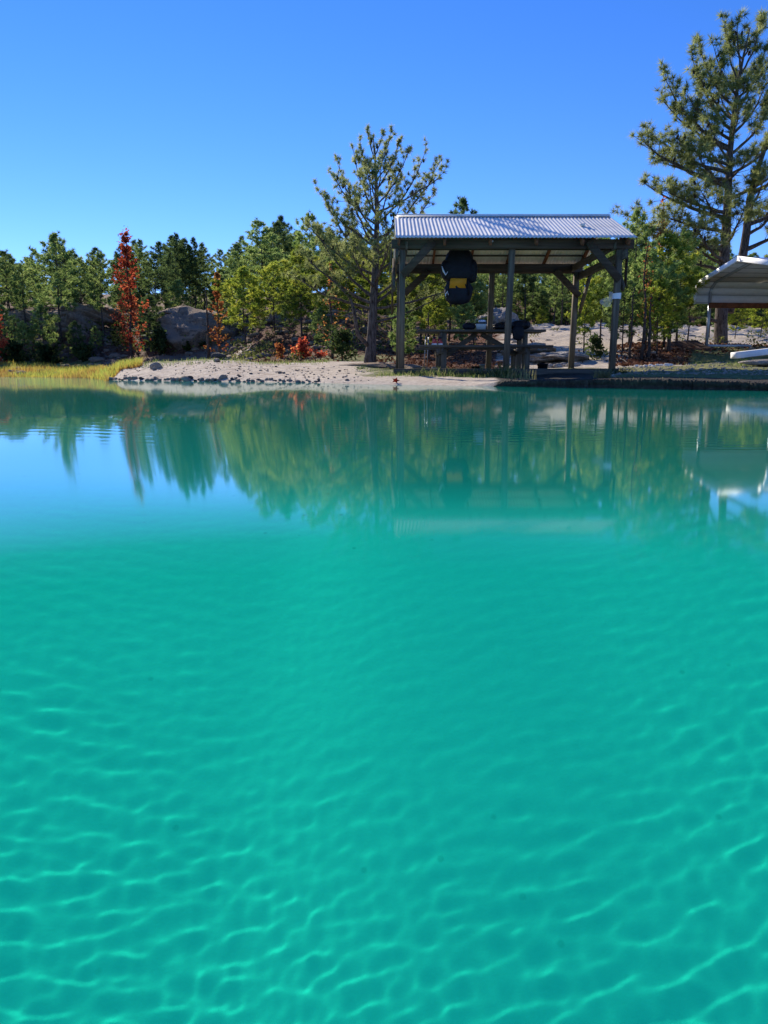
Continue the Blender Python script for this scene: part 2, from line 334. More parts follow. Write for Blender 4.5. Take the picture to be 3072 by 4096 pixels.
# ------------------------------------------------------------------ lake bed and water
m, nt, b = mat('bed_mat')
f = noise(nt, 3, 5); g = noise(nt, 60, 3)
c = ramp(nt, f, [(.3, (.72,.72,.66)), (.7, (.80,.79,.72))])
v = N(nt, 'TexVoronoi'); v.inputs['Scale'].default_value = 7; nt.links.new(N(nt, 'TexCoord').outputs['Object'], v.inputs['Vector'])
c = mixc(nt, ramp(nt, v.outputs['Distance'], [(.035, .5), (.075, 0)]), c, (.25,.24,.2))
nt.links.new(c, b.inputs['Base Color']); b.inputs['Roughness'].default_value = 1; b.inputs['Specular IOR Level'].default_value = 0
bump(nt, g, b, .3, .01)
DEPTH = 1.7
bx = np.linspace(-40, 40, 161); by = np.concatenate([np.linspace(-60, -2, 30), np.linspace(-1.5, 40, 167)])
BX, BY = np.meshgrid(bx, by)
bed = grid_mesh(np.stack([BX, BY, -DEPTH+smooth_noise(9, BX, BY, 2.5, 3)*.03], -1), 'lake_bed', m); tag(bed, 'pale sandy lake bed under turquoise water', kind='structure')
bed.cycles.is_caustics_receiver = True; ground.cycles.is_caustics_receiver = True

m = bpy.data.materials.new('water_mat'); m.use_nodes = True; nt = m.node_tree; nt.nodes.clear()
ge = N(nt, 'NewGeometry'); dt = N(nt, 'VectorMath', operation='DOT_PRODUCT'); ab = N(nt, 'Math', operation='ABSOLUTE')
nt.links.new(ge.outputs['Normal'], dt.inputs[0]); nt.links.new(ge.outputs['Incoming'], dt.inputs[1]); nt.links.new(dt.outputs['Value'], ab.inputs[0])
fr = ramp(nt, ab.outputs[0], [(0, .88), (.09, .76), (.145, .58), (.185, .22), (.22, .03), (.26, 0)])
rf = N(nt, 'BsdfRefraction'); rf.inputs['Color'].default_value = (.12, .83, .71, 1); rf.inputs['IOR'].default_value = 1.333; rf.inputs['Roughness'].default_value = 0
gl = N(nt, 'BsdfGlossy'); gl.inputs['Roughness'].default_value = .045; gl.inputs['Color'].default_value = (.9, .95, .95, 1)
mx = N(nt, 'MixShader'); o_ = N(nt, 'OutputMaterial')
df = N(nt, 'BsdfDiffuse'); df.inputs[0].default_value = (.004, .54, .42, 1); m0 = N(nt, 'MixShader'); m0.inputs[0].default_value = .33
nt.links.new(rf.outputs[0], m0.inputs[1]); nt.links.new(df.outputs[0], m0.inputs[2])
nt.links.new(fr, mx.inputs[0]); nt.links.new(m0.outputs[0], mx.inputs[1]); nt.links.new(gl.outputs[0], mx.inputs[2]); nt.links.new(mx.outputs[0], o_.inputs[0])
def axis(lo, a, b_, hi, st, n):
    g0 = a-np.geomspace(st, a-lo, n)[::-1]; g1 = b_+np.geomspace(st, hi-b_, n)
    return np.concatenate([g0, np.arange(a, b_+st/2, st), g1])
wx = axis(-90, -3.3, 1.7, 90, .0068, 64); wy = axis(-80, 1.7, 4.9, 60, .0068, 74)
WX, WY = np.meshgrid(wx, wy)
wr = np.random.default_rng(5); z = 0*WX; 
KW = []
for k in range(70):
    lam = wr.uniform(.032, .088); a = wr.choice([R(106), R(78), R(5)], p=[.62, .26, .12]) + wr.normal(0, .26)
    KW.append((lam, a, wr.uniform(0, 6.28)))
for lam, a, ph in KW:
    kk = 2*math.pi/lam; z = z + lam**1.7*np.sin(kk*(WX*math.cos(a)+WY*math.sin(a))+ph)
sms = lambda x, a, b_: (lambda t: t*t*t*(t*(6*t-15)+10))(np.clip((x-a)/(b_-a), 0, 1))
pat = .7+.45*smooth_noise(21, WX, WY, 2.2, 2)
env = np.interp(WY, [0, 2.6, 2.9, 3.3, 4.0, 9], [1, .95, .6, .28, .12, .08])*(1-sms(WY, 4.2, 4.9))*sms(WY, 1.75, 2.25)*sms(WX, -3.3, -2.6)*(1-sms(WX, 1.0, 1.7))
z = z*.00112*pat*env
yy_ = np.linspace(-5, 30, 3501); sl_ = sms(yy_, .75, 1.25)*(1-sms(yy_, 2.1, 3.0)); I_ = np.cumsum(sl_)*.01; I_ = I_*(1-sms(yy_, 2.6, 17))
mirror_tilt = .029*sms(-WX, .0, 1.15)*np.interp(WY, yy_, I_)*sms(WX, -30, -6)  # surface tilt added at the left to lift the reflected sky
water = grid_mesh(np.stack([WX, WY, z+mirror_tilt], -1), 'water', m); tag(water, 'clear turquoise water with caustic ripples', kind='structure')
water.cycles.is_caustics_caster = True

# ------------------------------------------------------------------ foliage generators
def tufts(mb, P, D, L, w, n, tint, spread=1.0, wid_tip=.15):
    """bursts of pointed needles: P centres, D axes, L length, n needles per burst"""
    P = np.asarray(P, float); D = np.asarray(D, float); k = len(P)
    if not k: return
    d = rng.normal(size=(k, n, 3)); d /= np.linalg.norm(d, axis=2, keepdims=True)
    d = D[:, None]*(.75/spread) + d; d /= np.linalg.norm(d, axis=2, keepdims=True)
    s = np.cross(d, rng.normal(size=(k, n, 3))); s /= np.linalg.norm(s, axis=2, keepdims=True)
    Ls = (np.asarray(L).reshape(-1, 1, 1) if np.ndim(L) else L)*rng.uniform(.65, 1.1, (k, n, 1)); c = P[:, None]
    a = c+s*w/2; b_ = c-s*w/2; e = c+d*Ls
    v = np.stack([a, b_, e], 2).reshape(-1, 3)
    t = np.arange(len(v)).reshape(-1, 3)
    cc = np.repeat(np.clip(np.asarray(tint)+rng.normal(0, .05, k), 0, 1), n*3)
    mb.add(v, t=t, c=cc)
def leaves(mb, P, size, tint, flat=.0):
    """single broad leaves as small folded quads"""
    P = np.asarray(P, float); k = len(P)
    u = rng.normal(size=(k, 3)); u[:, 2] *= .6; u /= np.linalg.norm(u, axis=1, keepdims=True)
    w = np.cross(u, rng.normal(size=(k, 3))); w /= np.linalg.norm(w, axis=1, keepdims=True)
    sz = size*rng.uniform(.6, 1.2, (k, 1)); u = u*sz; w = w*sz*.42
    v = np.stack([P-u*.5, P+w, P+u*.5, P-w], 1).reshape(-1, 3)
    mb.add(v, q=np.arange(4*k).reshape(-1, 4), c=np.repeat(np.clip(tint, 0, 1), 4))
def curve(p, c, q, n=8):
    p, c, q = Vector(p), Vector(c), Vector(q)
    return [p*(1-t)**2 + c*2*t*(1-t) + q*t*t for t in [i/(n-1) for i in range(n)]]
def rdir(r=rnd):
    while True:
        v = Vector((r.uniform(-1, 1), r.uniform(-1, 1), r.uniform(-1, 1)))
        if .1 < v.length < 1: return v.normalized()

def limb(tr, tp, td, start, tip, r0, ctrl=None, twl=.5, ntw=10, up=.5, bare=.25, sub=True, cones=None, n=9, step=.11):
    """a curved limb with twigs; twig-tip tuft points go to tp, axes to td"""
    start, tip = Vector(start), Vector(tip); L = (tip-start).length
    if ctrl is None:
        ctrl = start.lerp(tip, .55) + Vector((0, 0, -.13*L))
    pts = curve(start, ctrl, tip, n)
    for i in range(1, n-1): pts[i] += rdir()*(L*.012)
    tr.tube(pts, [r0*(1-i/(n-1))**.8*.95+.004 for i in range(n)], 5, caps=False)
    tp.append(tip); td.append((pts[-1]-pts[-2]).normalized())
    for k in range(ntw):
        t = bare + (1-bare)*(k+rnd.random())/ntw; f = t*(n-1); i = min(int(f), n-2); p = pts[i].lerp(pts[i+1], f-i)
        tan = (pts[i+1]-pts[i]).normalized(); side = tan.cross(Vector((0,0,1))).normalized()*rnd.choice((-1, 1))
        d = (tan*rnd.uniform(.3, 1) + side*rnd.uniform(.2, 1.1) + Vector((0,0,1))*rnd.uniform(-.1, 1)*up*1.6 + rdir()*.25).normalized()
        l = twl*(1.15-.75*t)*rnd.uniform(.5, 1.2)
        q = p + d*l; mid = p.lerp(q, .5)+Vector((0,0,-.05*l))
        tr.tube([p, mid, q], [max(.004, r0*.28*(1-t)+.004), .005, .003], 4, caps=False)
        tp.append(q); td.append((q-mid).normalized())
        if cones is not None and rnd.random() < .3: cones.append(p.lerp(q, rnd.uniform(.4, .9)))
        m_ = int(l/step)
        for j in range(m_):
            u = rnd.uniform(.35, 1); pp = p.lerp(q, u); dd = (d+rdir()*.9+Vector((0,0,.5))).normalized(); q2 = pp+dd*rnd.uniform(.06, .16)*min(2, l/.3+.3)
            if sub: tr.tube([pp, q2], [.004, .002], 3, caps=False)
            tp.append(q2); td.append(dd)

def needles(tp, td, L, w, n, tint_fn, spread=1.0):
    cr = MB(); P = np.array([tuple(p) for p in tp]); D = np.array([tuple(p) for p in td])
    tufts(cr, P, D, L, w, n, tint_fn(P), spread); return cr

def pine_proto(name, h, cw, base, seed, m_need, dens=1.0, tl=.26, nn=13, shape=1.0, trunk_r=.09):
    """a pine of height h, crown half-width cw, first limbs at base*h"""
    global rnd, rng
    rnd = random.Random(seed); rng = np.random.default_rng(seed)
    tr = MB(); tp, td = [], []
    lean = Vector((rnd.uniform(-.03, .03)*h, rnd.uniform(-.03, .03)*h, 0))
    def tpos(t): return Vector((math.sin(t*5+seed)*.01*h, math.cos(t*4+seed)*.01*h, h*t)) + lean*t
    tr.tube([tpos(i/10)-Vector((0, 0, .15 if i == 0 else 0)) for i in range(11)], [trunk_r*(1-.93*i/10)*(1.25 if i == 0 else 1) for i in range(11)], 7)
    nb = int(34*dens*(h/8)**.5)
    for k in range(nb):
        t = base+(1-base)*(k+.5)/nb; p = tpos(t); u = (t-base)/(1-base)
        prof = (math.sin(math.pi*min(1, (u*.86+.16)))**.8)*(1-.25*u)
        l = cw*prof*rnd.uniform(.6, 1.12)*shape
        a = k*2.4+rnd.uniform(-.5, .5); rise = .15+.75*u+rnd.uniform(-.1, .2)
        tip = p+Vector((math.cos(a)*l, math.sin(a)*l, l*rise))
        limb(tr, tp, td, p, tip, max(.012, trunk_r*.32*(1-u)), twl=.42*max(.6, l), ntw=int(4+4*l), bare=.3, sub=False, n=5, step=.17)
    for k in range(6):
        q = tpos(1)+Vector((rnd.uniform(-.25, .25), rnd.uniform(-.25, .25), rnd.uniform(-.35, .15))); tp.append(q); td.append(Vector((0,0,1)))
    sdv = rng.uniform(0, 10)
    cr = needles(tp, td, tl, .045, nn, lambda P: .5+.22*np.sin(P[:, 0]*3+sdv)*np.sin(P[:, 2]*2.3)+rng.normal(0, .2, len(P)), 1.3)
    return tr, cr
PROTO = {}
def proto(key, *a, bark=None):
    tr, cr = pine_proto(key, *a[:-1]) if False else pine_proto(key, *a)
    PROTO[key] = (tr, cr, bark or M_BARK_S, a[4])
MESHES = {}
def place_tree(key, name, x, y, z, s, rz, label, group, sx=1.0, mneed=None):
    """each tree: an Empty > trunk, crown (mesh data shared between trees of one shape)"""
    t = thing(name, label, 'tree', (x, y, z), group)
    if key not in MESHES:
        tr, cr, mb_, mn = PROTO[key]
        a = tr.build('trunk', mb_, None, True, origin=(0,0,0)); b_ = cr.build('crown', mn, None, False, True, origin=(0,0,0))
        MESHES[key] = (a.data, b_.data); bpy.data.objects.remove(a); bpy.data.objects.remove(b_)
    for nm, me in zip(('trunk', 'crown'), MESHES[key]):
        o = bpy.data.objects.new(nm, me); C.objects.link(o); o.parent = t
        if nm == 'crown' and mneed is not None:
            o.material_slots[0].link = 'OBJECT'; o.material_slots[0].material = mneed
    t.rotation_euler = (0, 0, rz); t.scale = (s*sx, s*sx, s); return t
for k in range(3): proto('tall%d' % k, 10.0, 2.0, .22, 100+k, M_NEEDLE, 1.5, .32, 15)
for k in range(3): proto('dark%d' % k, 10.0, 1.8, .36, 200+k, M_NEEDLE_D, 1.4, .34, 15)
for k in range(3): proto('young%d' % k, 5.0, 1.35, .24, 300+k, M_NEEDLE_Y, 1.7, .22, 15, 1.0, .05)
for k in range(2): proto('open%d' % k, 7.0, 1.7, .30, 400+k, M_NEEDLE, 1.25, .25, 16, 1.0, .08)
HT = {'tall': 10.0, 'dark': 10.0, 'youn': 5.0, 'open': 7.0}
rnd = random.Random(77); rng = np.random.default_rng(77)
def tree_px(key, name, px, ytop, Y, label, group, sx=1.0, mneed=None, rz=None):
    x = at(px, 1480, Y).x; z = gz(x, Y)-.05; top = at(px, ytop, Y).z
    return place_tree(key, name, x, Y, z, (top-z)/HT[key[:4]], rnd.uniform(0, 6.28) if rz is None else rz, label, group, sx, mneed)

# ---- the far wood: rows of pines, one object each
topline = [(-1500,960),(-600,950),(-200,960),(0,985),(100,1000),(250,960),(450,1010),(560,960),(640,1000),(720,935),(820,965),(940,975),(1050,930),(1130,885),(1250,900),(1500,930),(2000,930),(2600,930),(2750,1000),(2900,1010),(3072,985),(4000,950)]
def topy(px): return float(np.interp(px, [a for a, b in topline], [b for a, b in topline]))
G_FAR = 'pines of the far wood along the skyline'; G_MID = 'pines on the slope behind the rocks'
def far_label(px):
    if px < 560: return 'tall green pine in the wood on the left, behind rocks and red maples', 'pines behind the rocks on the left'
    if px < 1250: return 'tall green pine on the skyline between the red maple and the large lone pine', 'pines on the skyline left of the lone pine'
    if px < 1600: return 'green pine in the wood directly behind the large lone pine', 'pines behind the lone pine'
    if px < 2480: return 'slim dark trunked pine in the far wood seen through the pavilion', 'far pines seen through the pavilion'
    return 'green pine at the back of the wood behind the metal carport', 'pines behind the carport'
px = -900
while px < 3950:
    for row in range(3):
        Y = (46, 58, 76)[row]+rnd.uniform(-5, 5); p = px+rnd.uniform(-45, 45)
        if 1950 < p < 2480 and row == 0: Y = 40+rnd.uniform(-3, 4)
        yt = topy(p)+rnd.uniform(-22, 45)+(0, 8, 22)[row]
        lb, g = far_label(p)
        key = rnd.choice(['tall0','tall1','tall2','dark0','dark1','dark2'])
        tree_px(key, 'pine_tree', p, yt, Y, lb, g, 1.15 if row < 2 else 1.3)
    px += 88
proto('youngb', 5.0, 1.7, .03, 350, M_NEEDLE, 1.8, .30, 16, 1.0, .05); proto('youngc', 5.0, 1.5, .05, 351, M_NEEDLE_D, 1.8, .30, 16, 1.0, .05)
rnd = random.Random(78)
px = -880
while px < 3900:
    for row in range(2):
        Y = (44, 56)[row]+rnd.uniform(-4, 4); p = px+rnd.uniform(-40, 40)
        if 1960 < p < 2480: Y += 0
        lb, g = ('low bushy pine filling the understory of the wood on the left', 'understory pines left') if p < 1600 else (('low bushy pine at the edge of the far wood seen through the pavilion', 'understory pines seen through the pavilion') if p < 2480 else ('low bushy pine at the edge of the wood behind the carport', 'understory pines behind the carport'))
        tree_px(rnd.choice(['youngb','youngc']), 'pine_tree', p, (1150, 1110)[row]+rnd.uniform(-50, 40), Y, lb, g, 1.35)
    px += 105
# ---- individually placed trees on the left
def one(key, px, yt, Y, label, group=None, sx=1.0, mneed=None, name='pine_tree', rz=None): return tree_px(key, name, px, yt, Y, label, group, sx, mneed, rz)
one('open0', 258, 942, 35, 'tall open pine with dark forked limbs, in front of the rocks at left', sx=1.15)
one('open1', 425, 1015, 35.5, 'thin trunked pine just left of the tall red maple', sx=.95)
one('young0', 180, 1225, 33.8, 'small low pine below the tall open pine at left', sx=1.25, mneed=M_NEEDLE)
one('open1', 60, 1010, 38, 'dark green pine near the left edge above the rocks', sx=1.3, mneed=M_NEEDLE)
one('tall1', -60, 985, 36, 'pine cut by the left edge of the picture', sx=1.1)
one('tall0', 720, 940, 43, 'tall bare trunked pine directly above the big grey rock', sx=1.05, mneed=M_NEEDLE_D)
one('tall2', 795, 955, 44, 'second bare trunked pine above the big grey rock, right of the first', sx=1.0, mneed=M_NEEDLE_D)
one('young1', 775, 1225, 36, 'tiny pine seedling standing on top of the big grey rock', sx=.8, mneed=M_NEEDLE_D)
one('young2', 480, 1300, 33.6, 'low dark green pine sapling at the foot of the red maple, left side', sx=1.2, mneed=M_SHRUB)
one('young1', 610, 1190, 34.2, 'dark green pine in the shade right of the red maple', sx=1.2, mneed=M_NEEDLE_D)
one('open0', 1060, 888, 38, 'round crowned bright green pine left of the large lone pine', sx=1.35, mneed=M_NEEDLE)
one('dark0', 1150, 868, 52, 'dark pine top rising behind the round crowned pine', sx=.9)
one('young0', 985, 1080, 30, 'yellow green young pine, leftmost of the row behind the sand', sx=1.35)
one('young1', 1100, 1060, 31, 'yellow green young pine in the middle of the row behind the sand', sx=1.3)
one('young2', 1215, 1000, 29, 'yellow green young pine nearest the red shrub', sx=1.25)
one('open1', 1245, 862, 33, 'slender pine with tufted top touching the skyline left of the lone pine', sx=1.0, mneed=M_NEEDLE)
one('young0', 1330, 1060, 27, 'yellow green young pine behind the left limbs of the lone pine', sx=1.45)
one('young1', 1420, 1000, 28, 'yellow green young pine directly behind the trunk of the lone pine', sx=1.3)
one('young2', 1560, 980, 25, 'yellow green young pine between the lone pine and the pavilion post', sx=1.35)
for i, (k_, p_, yt, Y_, lb, mn) in enumerate((
 ('young0', 30, 1230, 34, 'green sapling at the far left beside the cut off red maple', M_NEEDLE), ('young1', 105, 1290, 33.5, 'low green sapling at the left beneath the grey ledge', M_NEEDLE),
 ('open1', 120, 1060, 37, 'slim pine between the left edge and the tall open pine', M_NEEDLE), ('open0', 345, 1040, 37, 'slim pine between the tall open pine and the thin trunked pine', M_NEEDLE),
 ('young2', 310, 1290, 33.6, 'low sapling directly right of the tall open pine trunk', M_NEEDLE_D), ('young0', 390, 1310, 33.5, 'low sapling left of the tall maple base', M_NEEDLE),
 ('open1', 640, 1020, 38, 'slim dark pine just right of the tall red maple', M_NEEDLE_D), ('youngb', 680, 1250, 37, 'bushy pine on the upper left corner of the biggest rock', M_NEEDLE_D),
 ('young1', 925, 1150, 34, 'green sapling right of the sparse orange maple', M_NEEDLE), ('open0', 960, 1010, 37, 'slim pine between the orange maple and the round crowned pine', M_NEEDLE),
 ('young0', 1160, 1180, 29.5, 'shorter green sapling in the row behind the sand, right of middle', M_NEEDLE), ('young2', 1040, 1200, 30.5, 'shorter green sapling in the row behind the sand, left of middle', M_NEEDLE),
 ('youngb', 1290, 1240, 26, 'low bushy pine on the slope left of the lone pine', M_NEEDLE), ('youngc', 1620, 1230, 21, 'low bushy pine just left of the left pavilion post', M_NEEDLE),
 ('young1', 1740, 1180, 20.5, 'green sapling behind the left bench end', M_NEEDLE_Y), ('young0', 1850, 1200, 21.5, 'green sapling behind the table under the backpack', M_NEEDLE))):
    one(k_, p_, yt, Y_, lb, sx=1.1, mneed=mn)
# ---- behind the pavilion
one('young0', 1680, 1000, 23, 'yellow green pine behind the left end of the pavilion', sx=1.45)
one('young2', 1790, 960, 25, 'yellow green pine behind the hanging backpack', sx=1.25)
one('young1', 1890, 1130, 23.5, 'dark green bushy pine behind the picnic table', sx=1.2, mneed=M_NEEDLE)
one('open0', 1835, 800, 25, 'tall pine whose dark tufted top shows above the pavilion roof', sx=.95, mneed=M_NEEDLE_D)
one('open1', 2000, 1010, 33, 'open green pine behind the middle post of the pavilion', sx=1.1, mneed=M_NEEDLE)
one('young2', 2335, 1085, 19.5, 'yellow green sapling behind the right back post of the pavilion', sx=.95)
one('open0', 2235, 1000, 34, 'green pine above the pale slope behind the pavilion', sx=1.1)
one('open1', 2395, 960, 21, 'dark trunked pine behind the right front post of the pavilion', sx=.8, mneed=M_NEEDLE)
one('young1', 2440, 1000, 22, 'green pine hidden in part by the right front post of the pavilion', sx=1.1, mneed=M_NEEDLE)
for i, (k_, p_, yt, Y_, lb, mn) in enumerate((
 ('young1', 2480, 1120, 18.5, 'green sapling against the right side of the pavilion', M_NEEDLE), ('young2', 2620, 1130, 18.2, 'green sapling on the leaf bank right of the orange maple', M_NEEDLE_Y),
 ('young0', 2668, 1120, 19.0, 'green sapling at the right end of the leaf bank', M_NEEDLE), ('youngb', 2600, 1180, 27, 'bushy pine on the pale slope right of the pavilion', M_NEEDLE),
 ('youngc', 2860, 1230, 29, 'bushy pine behind the left carport post', M_NEEDLE_D), ('open1', 2820, 960, 27, 'pine behind the left slope of the carport roof', M_NEEDLE),
 ('youngb', 2160, 1225, 36, 'bushy pine at the top of the pale slope, left one', M_NEEDLE_Y), ('youngc', 2290, 1215, 36.5, 'bushy pine at the top of the pale slope, right one', M_NEEDLE))):
    one(k_, p_, yt, Y_, lb, sx=1.1, mneed=mn)
# ---- right of the pavilion
one('open0', 2515, 850, 20.5, 'slim pine with tufted top just right of the pavilion roof', sx=.9, mneed=M_NEEDLE)
one('young0', 2575, 1010, 19, 'leafy green pine nearest the pavilion on the right', sx=1.15, mneed=M_NEEDLE)
one('young2', 2650, 960, 19.5, 'leafy green pine midway between pavilion and carport', sx=1.15, mneed=M_NEEDLE_Y)
one('open1', 2700, 930, 21.5, 'tall leafy pine left of the big forked pine', sx=1.0, mneed=M_NEEDLE)
one('young1', 2738, 1080, 22, 'low leafy pine beside the carport roof edge', sx=1.2, mneed=M_NEEDLE)
one('young0', 2930, 1210, 26, 'low green pine seen under the carport, left one', sx=1.25)
one('young2', 3030, 1180, 27, 'low green pine seen under the carport, right one', sx=1.25)
one('open0', 3060, 985, 33, 'green pine crown above the carport roof at the right edge', sx=1.2)

# ---- maples
def maple(name, px, ytop, ybase, Y, wpx, label, mleaf, n=900, size=.16, group=None, sparse=0, seed=1):
    global rnd
    rnd = random.Random(seed); r = np.random.default_rng(seed)
    x = at(px, 1480, Y).x; z = gz(x, Y)-.05; h = at(px, ytop, Y).z-z; hw = wpx/3053*Y/2
    t = thing(name, label, 'shrub' if h < 1.3 else 'tree', (x, Y, z), group)
    tr = MB(); P = []; T = []
    top = Vector((x+rnd.uniform(-.1, .1), Y, z+h))
    tr.tube([Vector((x, Y, z)).lerp(top, i/6)+rdir()*.02*h*(i > 0) for i in range(7)], [.02*h**.7*(1-.9*i/6)+.004 for i in range(7)], 5)
    nb = int(14+h*5)
    for k in range(nb):
        u = .06+.92*(k+rnd.random())/nb; p = Vector((x, Y, z)).lerp(top, u); a = k*2.4+rnd.random()
        l = hw*(1.15-1.05*u**1.1)*rnd.uniform(.5, 1.2)*(.85+.3*math.sin(u*17+seed))
        q = p+Vector((math.cos(a)*l, math.sin(a)*l, l*rnd.uniform(.5, 1.1)))
        tr.tube([p, p.lerp(q, .5)-Vector((0,0,.04*l)), q], [.006*h**.5+.002, .005, .002], 3, caps=False)
        m_ = int(n/nb)
        for j in range(m_):
            c = p.lerp(q, rnd.uniform(.25, 1.05)); P.append(tuple(c+rdir()*rnd.uniform(0, .16*h**.3+.02)*(1-.5*sparse)))
            T.append(.48+.2*math.sin(k*1.7)+rnd.gauss(0, .2)-(.3*(u < .3))+.25*math.sin(u*6.5))
    lm = MB(); leaves(lm, P, size, np.array(T)); tr.build('trunk', M_BARK_S, t); lm.build('crown', mleaf, t, col=True); return t
maple('maple_tree', 535, 925, 1440, 32.5, 175, 'tall narrow red and orange maple standing behind the meadow tip', M_MAPLE, 1900, .12, seed=3)
maple('maple_tree', -5, 1165, 1440, 32, 110, 'dark red maple cut by the left edge of the picture', M_MAPLE, 1900, .125, seed=4)
maple('maple_tree', 880, 1080, 1430, 30, 105, 'sparse orange maple in front of the big grey rock', M_MAPLE_O, 560, .12, sparse=1, seed=5)
maple('maple_shrub', 1205, 1365, 1450, 22.5, 95, 'bright red knee high maple shrub behind the sand spit', M_MAPLE, 420, .10, seed=6)
maple('maple_shrub', 1125, 1375, 1450, 23.5, 50, 'small orange maple shrub left of the bright red one', M_MAPLE_O, 160, .10, seed=7)
maple('maple_shrub', 1285, 1425, 1450, 22, 70, 'low dark red maple shrub right of the bright red one', M_MAPLE, 160, .09, seed=8)
maple('maple_tree', 2610, 780, 1440, 23, 150, 'thin maple with scattered red leaves right of the pavilion roof', M_MAPLE, 300, .08, sparse=1, seed=9)
maple('maple_tree', 2560, 960, 1440, 17.6, 130, 'thin maple with orange leaves beside the right pavilion post', M_MAPLE_O, 200, .055, sparse=1, seed=10)
maple('maple_tree', 1330, 1050, 1440, 21, 200, 'thin young maple with orange leaves left of the lone pine trunk', M_MAPLE_O, 240, .06, sparse=1, seed=11)
maple('leafy_shrub', 1370, 1330, 1450, 19.5, 190, 'dark green shrub at the foot of the lone pine, left side', M_SHRUB, 1300, .075, seed=12)
maple('leafy_shrub', 2385, 1350, 1450, 18, 110, 'dark green low shrub behind the right pavilion posts', M_SHRUB, 600, .07, seed=13)
for i, (p_, w_) in enumerate(((60, 130), (200, 140), (330, 120), (640, 120), (760, 90))):
    maple('leafy_shrub', p_, (1380,1395,1385,1330,1400)[i], 1450, 32.2+i*.2, w_, ('dark shrub at the meadow edge beside the left red maple','dark shrub at the meadow edge under the tall open pine','dark shrub at the meadow edge midway to the tall red maple','dark shrub filling the hollow right of the tall red maple','low dark shrub at the foot of the big grey rock')[i], M_SHRUB, 900, .16, seed=20+i)
for i, (p_, yt, Y_) in enumerate(((2515,1290,17.6),(2600,1250,17.8),(2680,1260,18.6),(2480,1300,18.2))):
    pass

# ---- bare snag
rnd = random.Random(5)
def snag(px, ytop, Y, r, label):
    x = at(px, 1480, Y).x; z = gz(x, Y)-.05; h = at(px, ytop, Y).z-z; t = thing('bare_tree', label, 'tree', (x, Y, z))
    tr = MB(); tr.tube([(x+rnd.uniform(-.03, .03), Y, z+h*i/6) for i in range(7)], [r*(1-.8*i/6) for i in range(7)], 6)
    br = MB()
    for k in range(12):
        u = rnd.uniform(.3, 1); a = rnd.uniform(0, 6.28); l = .12*h*(1.2-u)
        br.tube([(x, Y, z+h*u), (x+math.cos(a)*l, Y+math.sin(a)*l, z+h*u+.4*l)], [r*.3, .004], 4)
    tr.build('trunk', M_BARK_S, t, True); br.build('branch', M_BARK_S, t)
snag(836, 1150, 30.5, .07, 'thin bare dead tree in front of the big grey rock')
snag(2515, 1150, 17.7, .035, 'thin bare sapling trunk just right of the pavilion post')
snag(2590, 1180, 17.9, .05, 'slim leaning dark trunk at the litter bank right of the pavilion')
snag(2672, 1170, 18.8, .06, 'slim dark trunk midway between pavilion and carport')
snag(1710, 1250, 19, .04, 'slim bare trunk behind the shoes end of the picnic table')

def cone_parts(cones, par, h):
    cn = MB(); cn.tube([V(0,0,-h), V(0,0,-.5*h), V(0,0,.4*h), V(0,0,h)], [.15*h,.55*h,.45*h,.12*h], 6)
    me = cn.build('pine_cone', M_CONE, origin=(0,0,0)); md = me.data; bpy.data.objects.remove(me)
    rnd.shuffle(cones)
    for p in cones[:98]:
        o = bpy.data.objects.new('pine_cone', md); C.objects.link(o); o.parent = par; o.location = p-wloc(par); o.rotation_euler = (rnd.uniform(-.6,.6), rnd.uniform(-.6,.6), 0)
# ---- the large lone pine
rnd = random.Random(21); rng = np.random.default_rng(21)
Y0 = 17.2
base = at(1478, 1452, Y0); base.z = gz(base.x, Y0)-.05
LP = thing('pine_tree', 'large lone pine with cones and spreading limbs left of the pavilion', 'tree', base)
tk = [base, at(1483, 1400, Y0), at(1490, 1300, Y0), at(1494, 1200, Y0), at(1500, 1100, Y0), at(1505, 1000, Y0), at(1507, 900, Y0), at(1507, 800, Y0), at(1503, 700, Y0), at(1500, 620, Y0), at(1493, 545, Y0)]
tr = MB(); tr.tube([tk[0]+V(0,0,-.1)]+tk[1:], [.17,.12,.10,.09,.078,.068,.056,.043,.031,.02,.008], 10, wob=.06)
br = MB(); tp, td, cones = [], [], []
def onTrunk(py, tk=tk):
    for a, b_ in zip(tk[:-1], tk[1:]):
        pa = PY(a); pb = PY(b_)
        if pb <= py <= pa: return a.lerp(b_, (pa-py)/(pa-pb))
    return tk[-1].copy()
def PY(p):
    c, s = math.cos(PITCH), math.sin(PITCH); y = p.y; z = p.z-EYE; return 2048-FPX*(z*c+y*s)/(y*c-z*s)
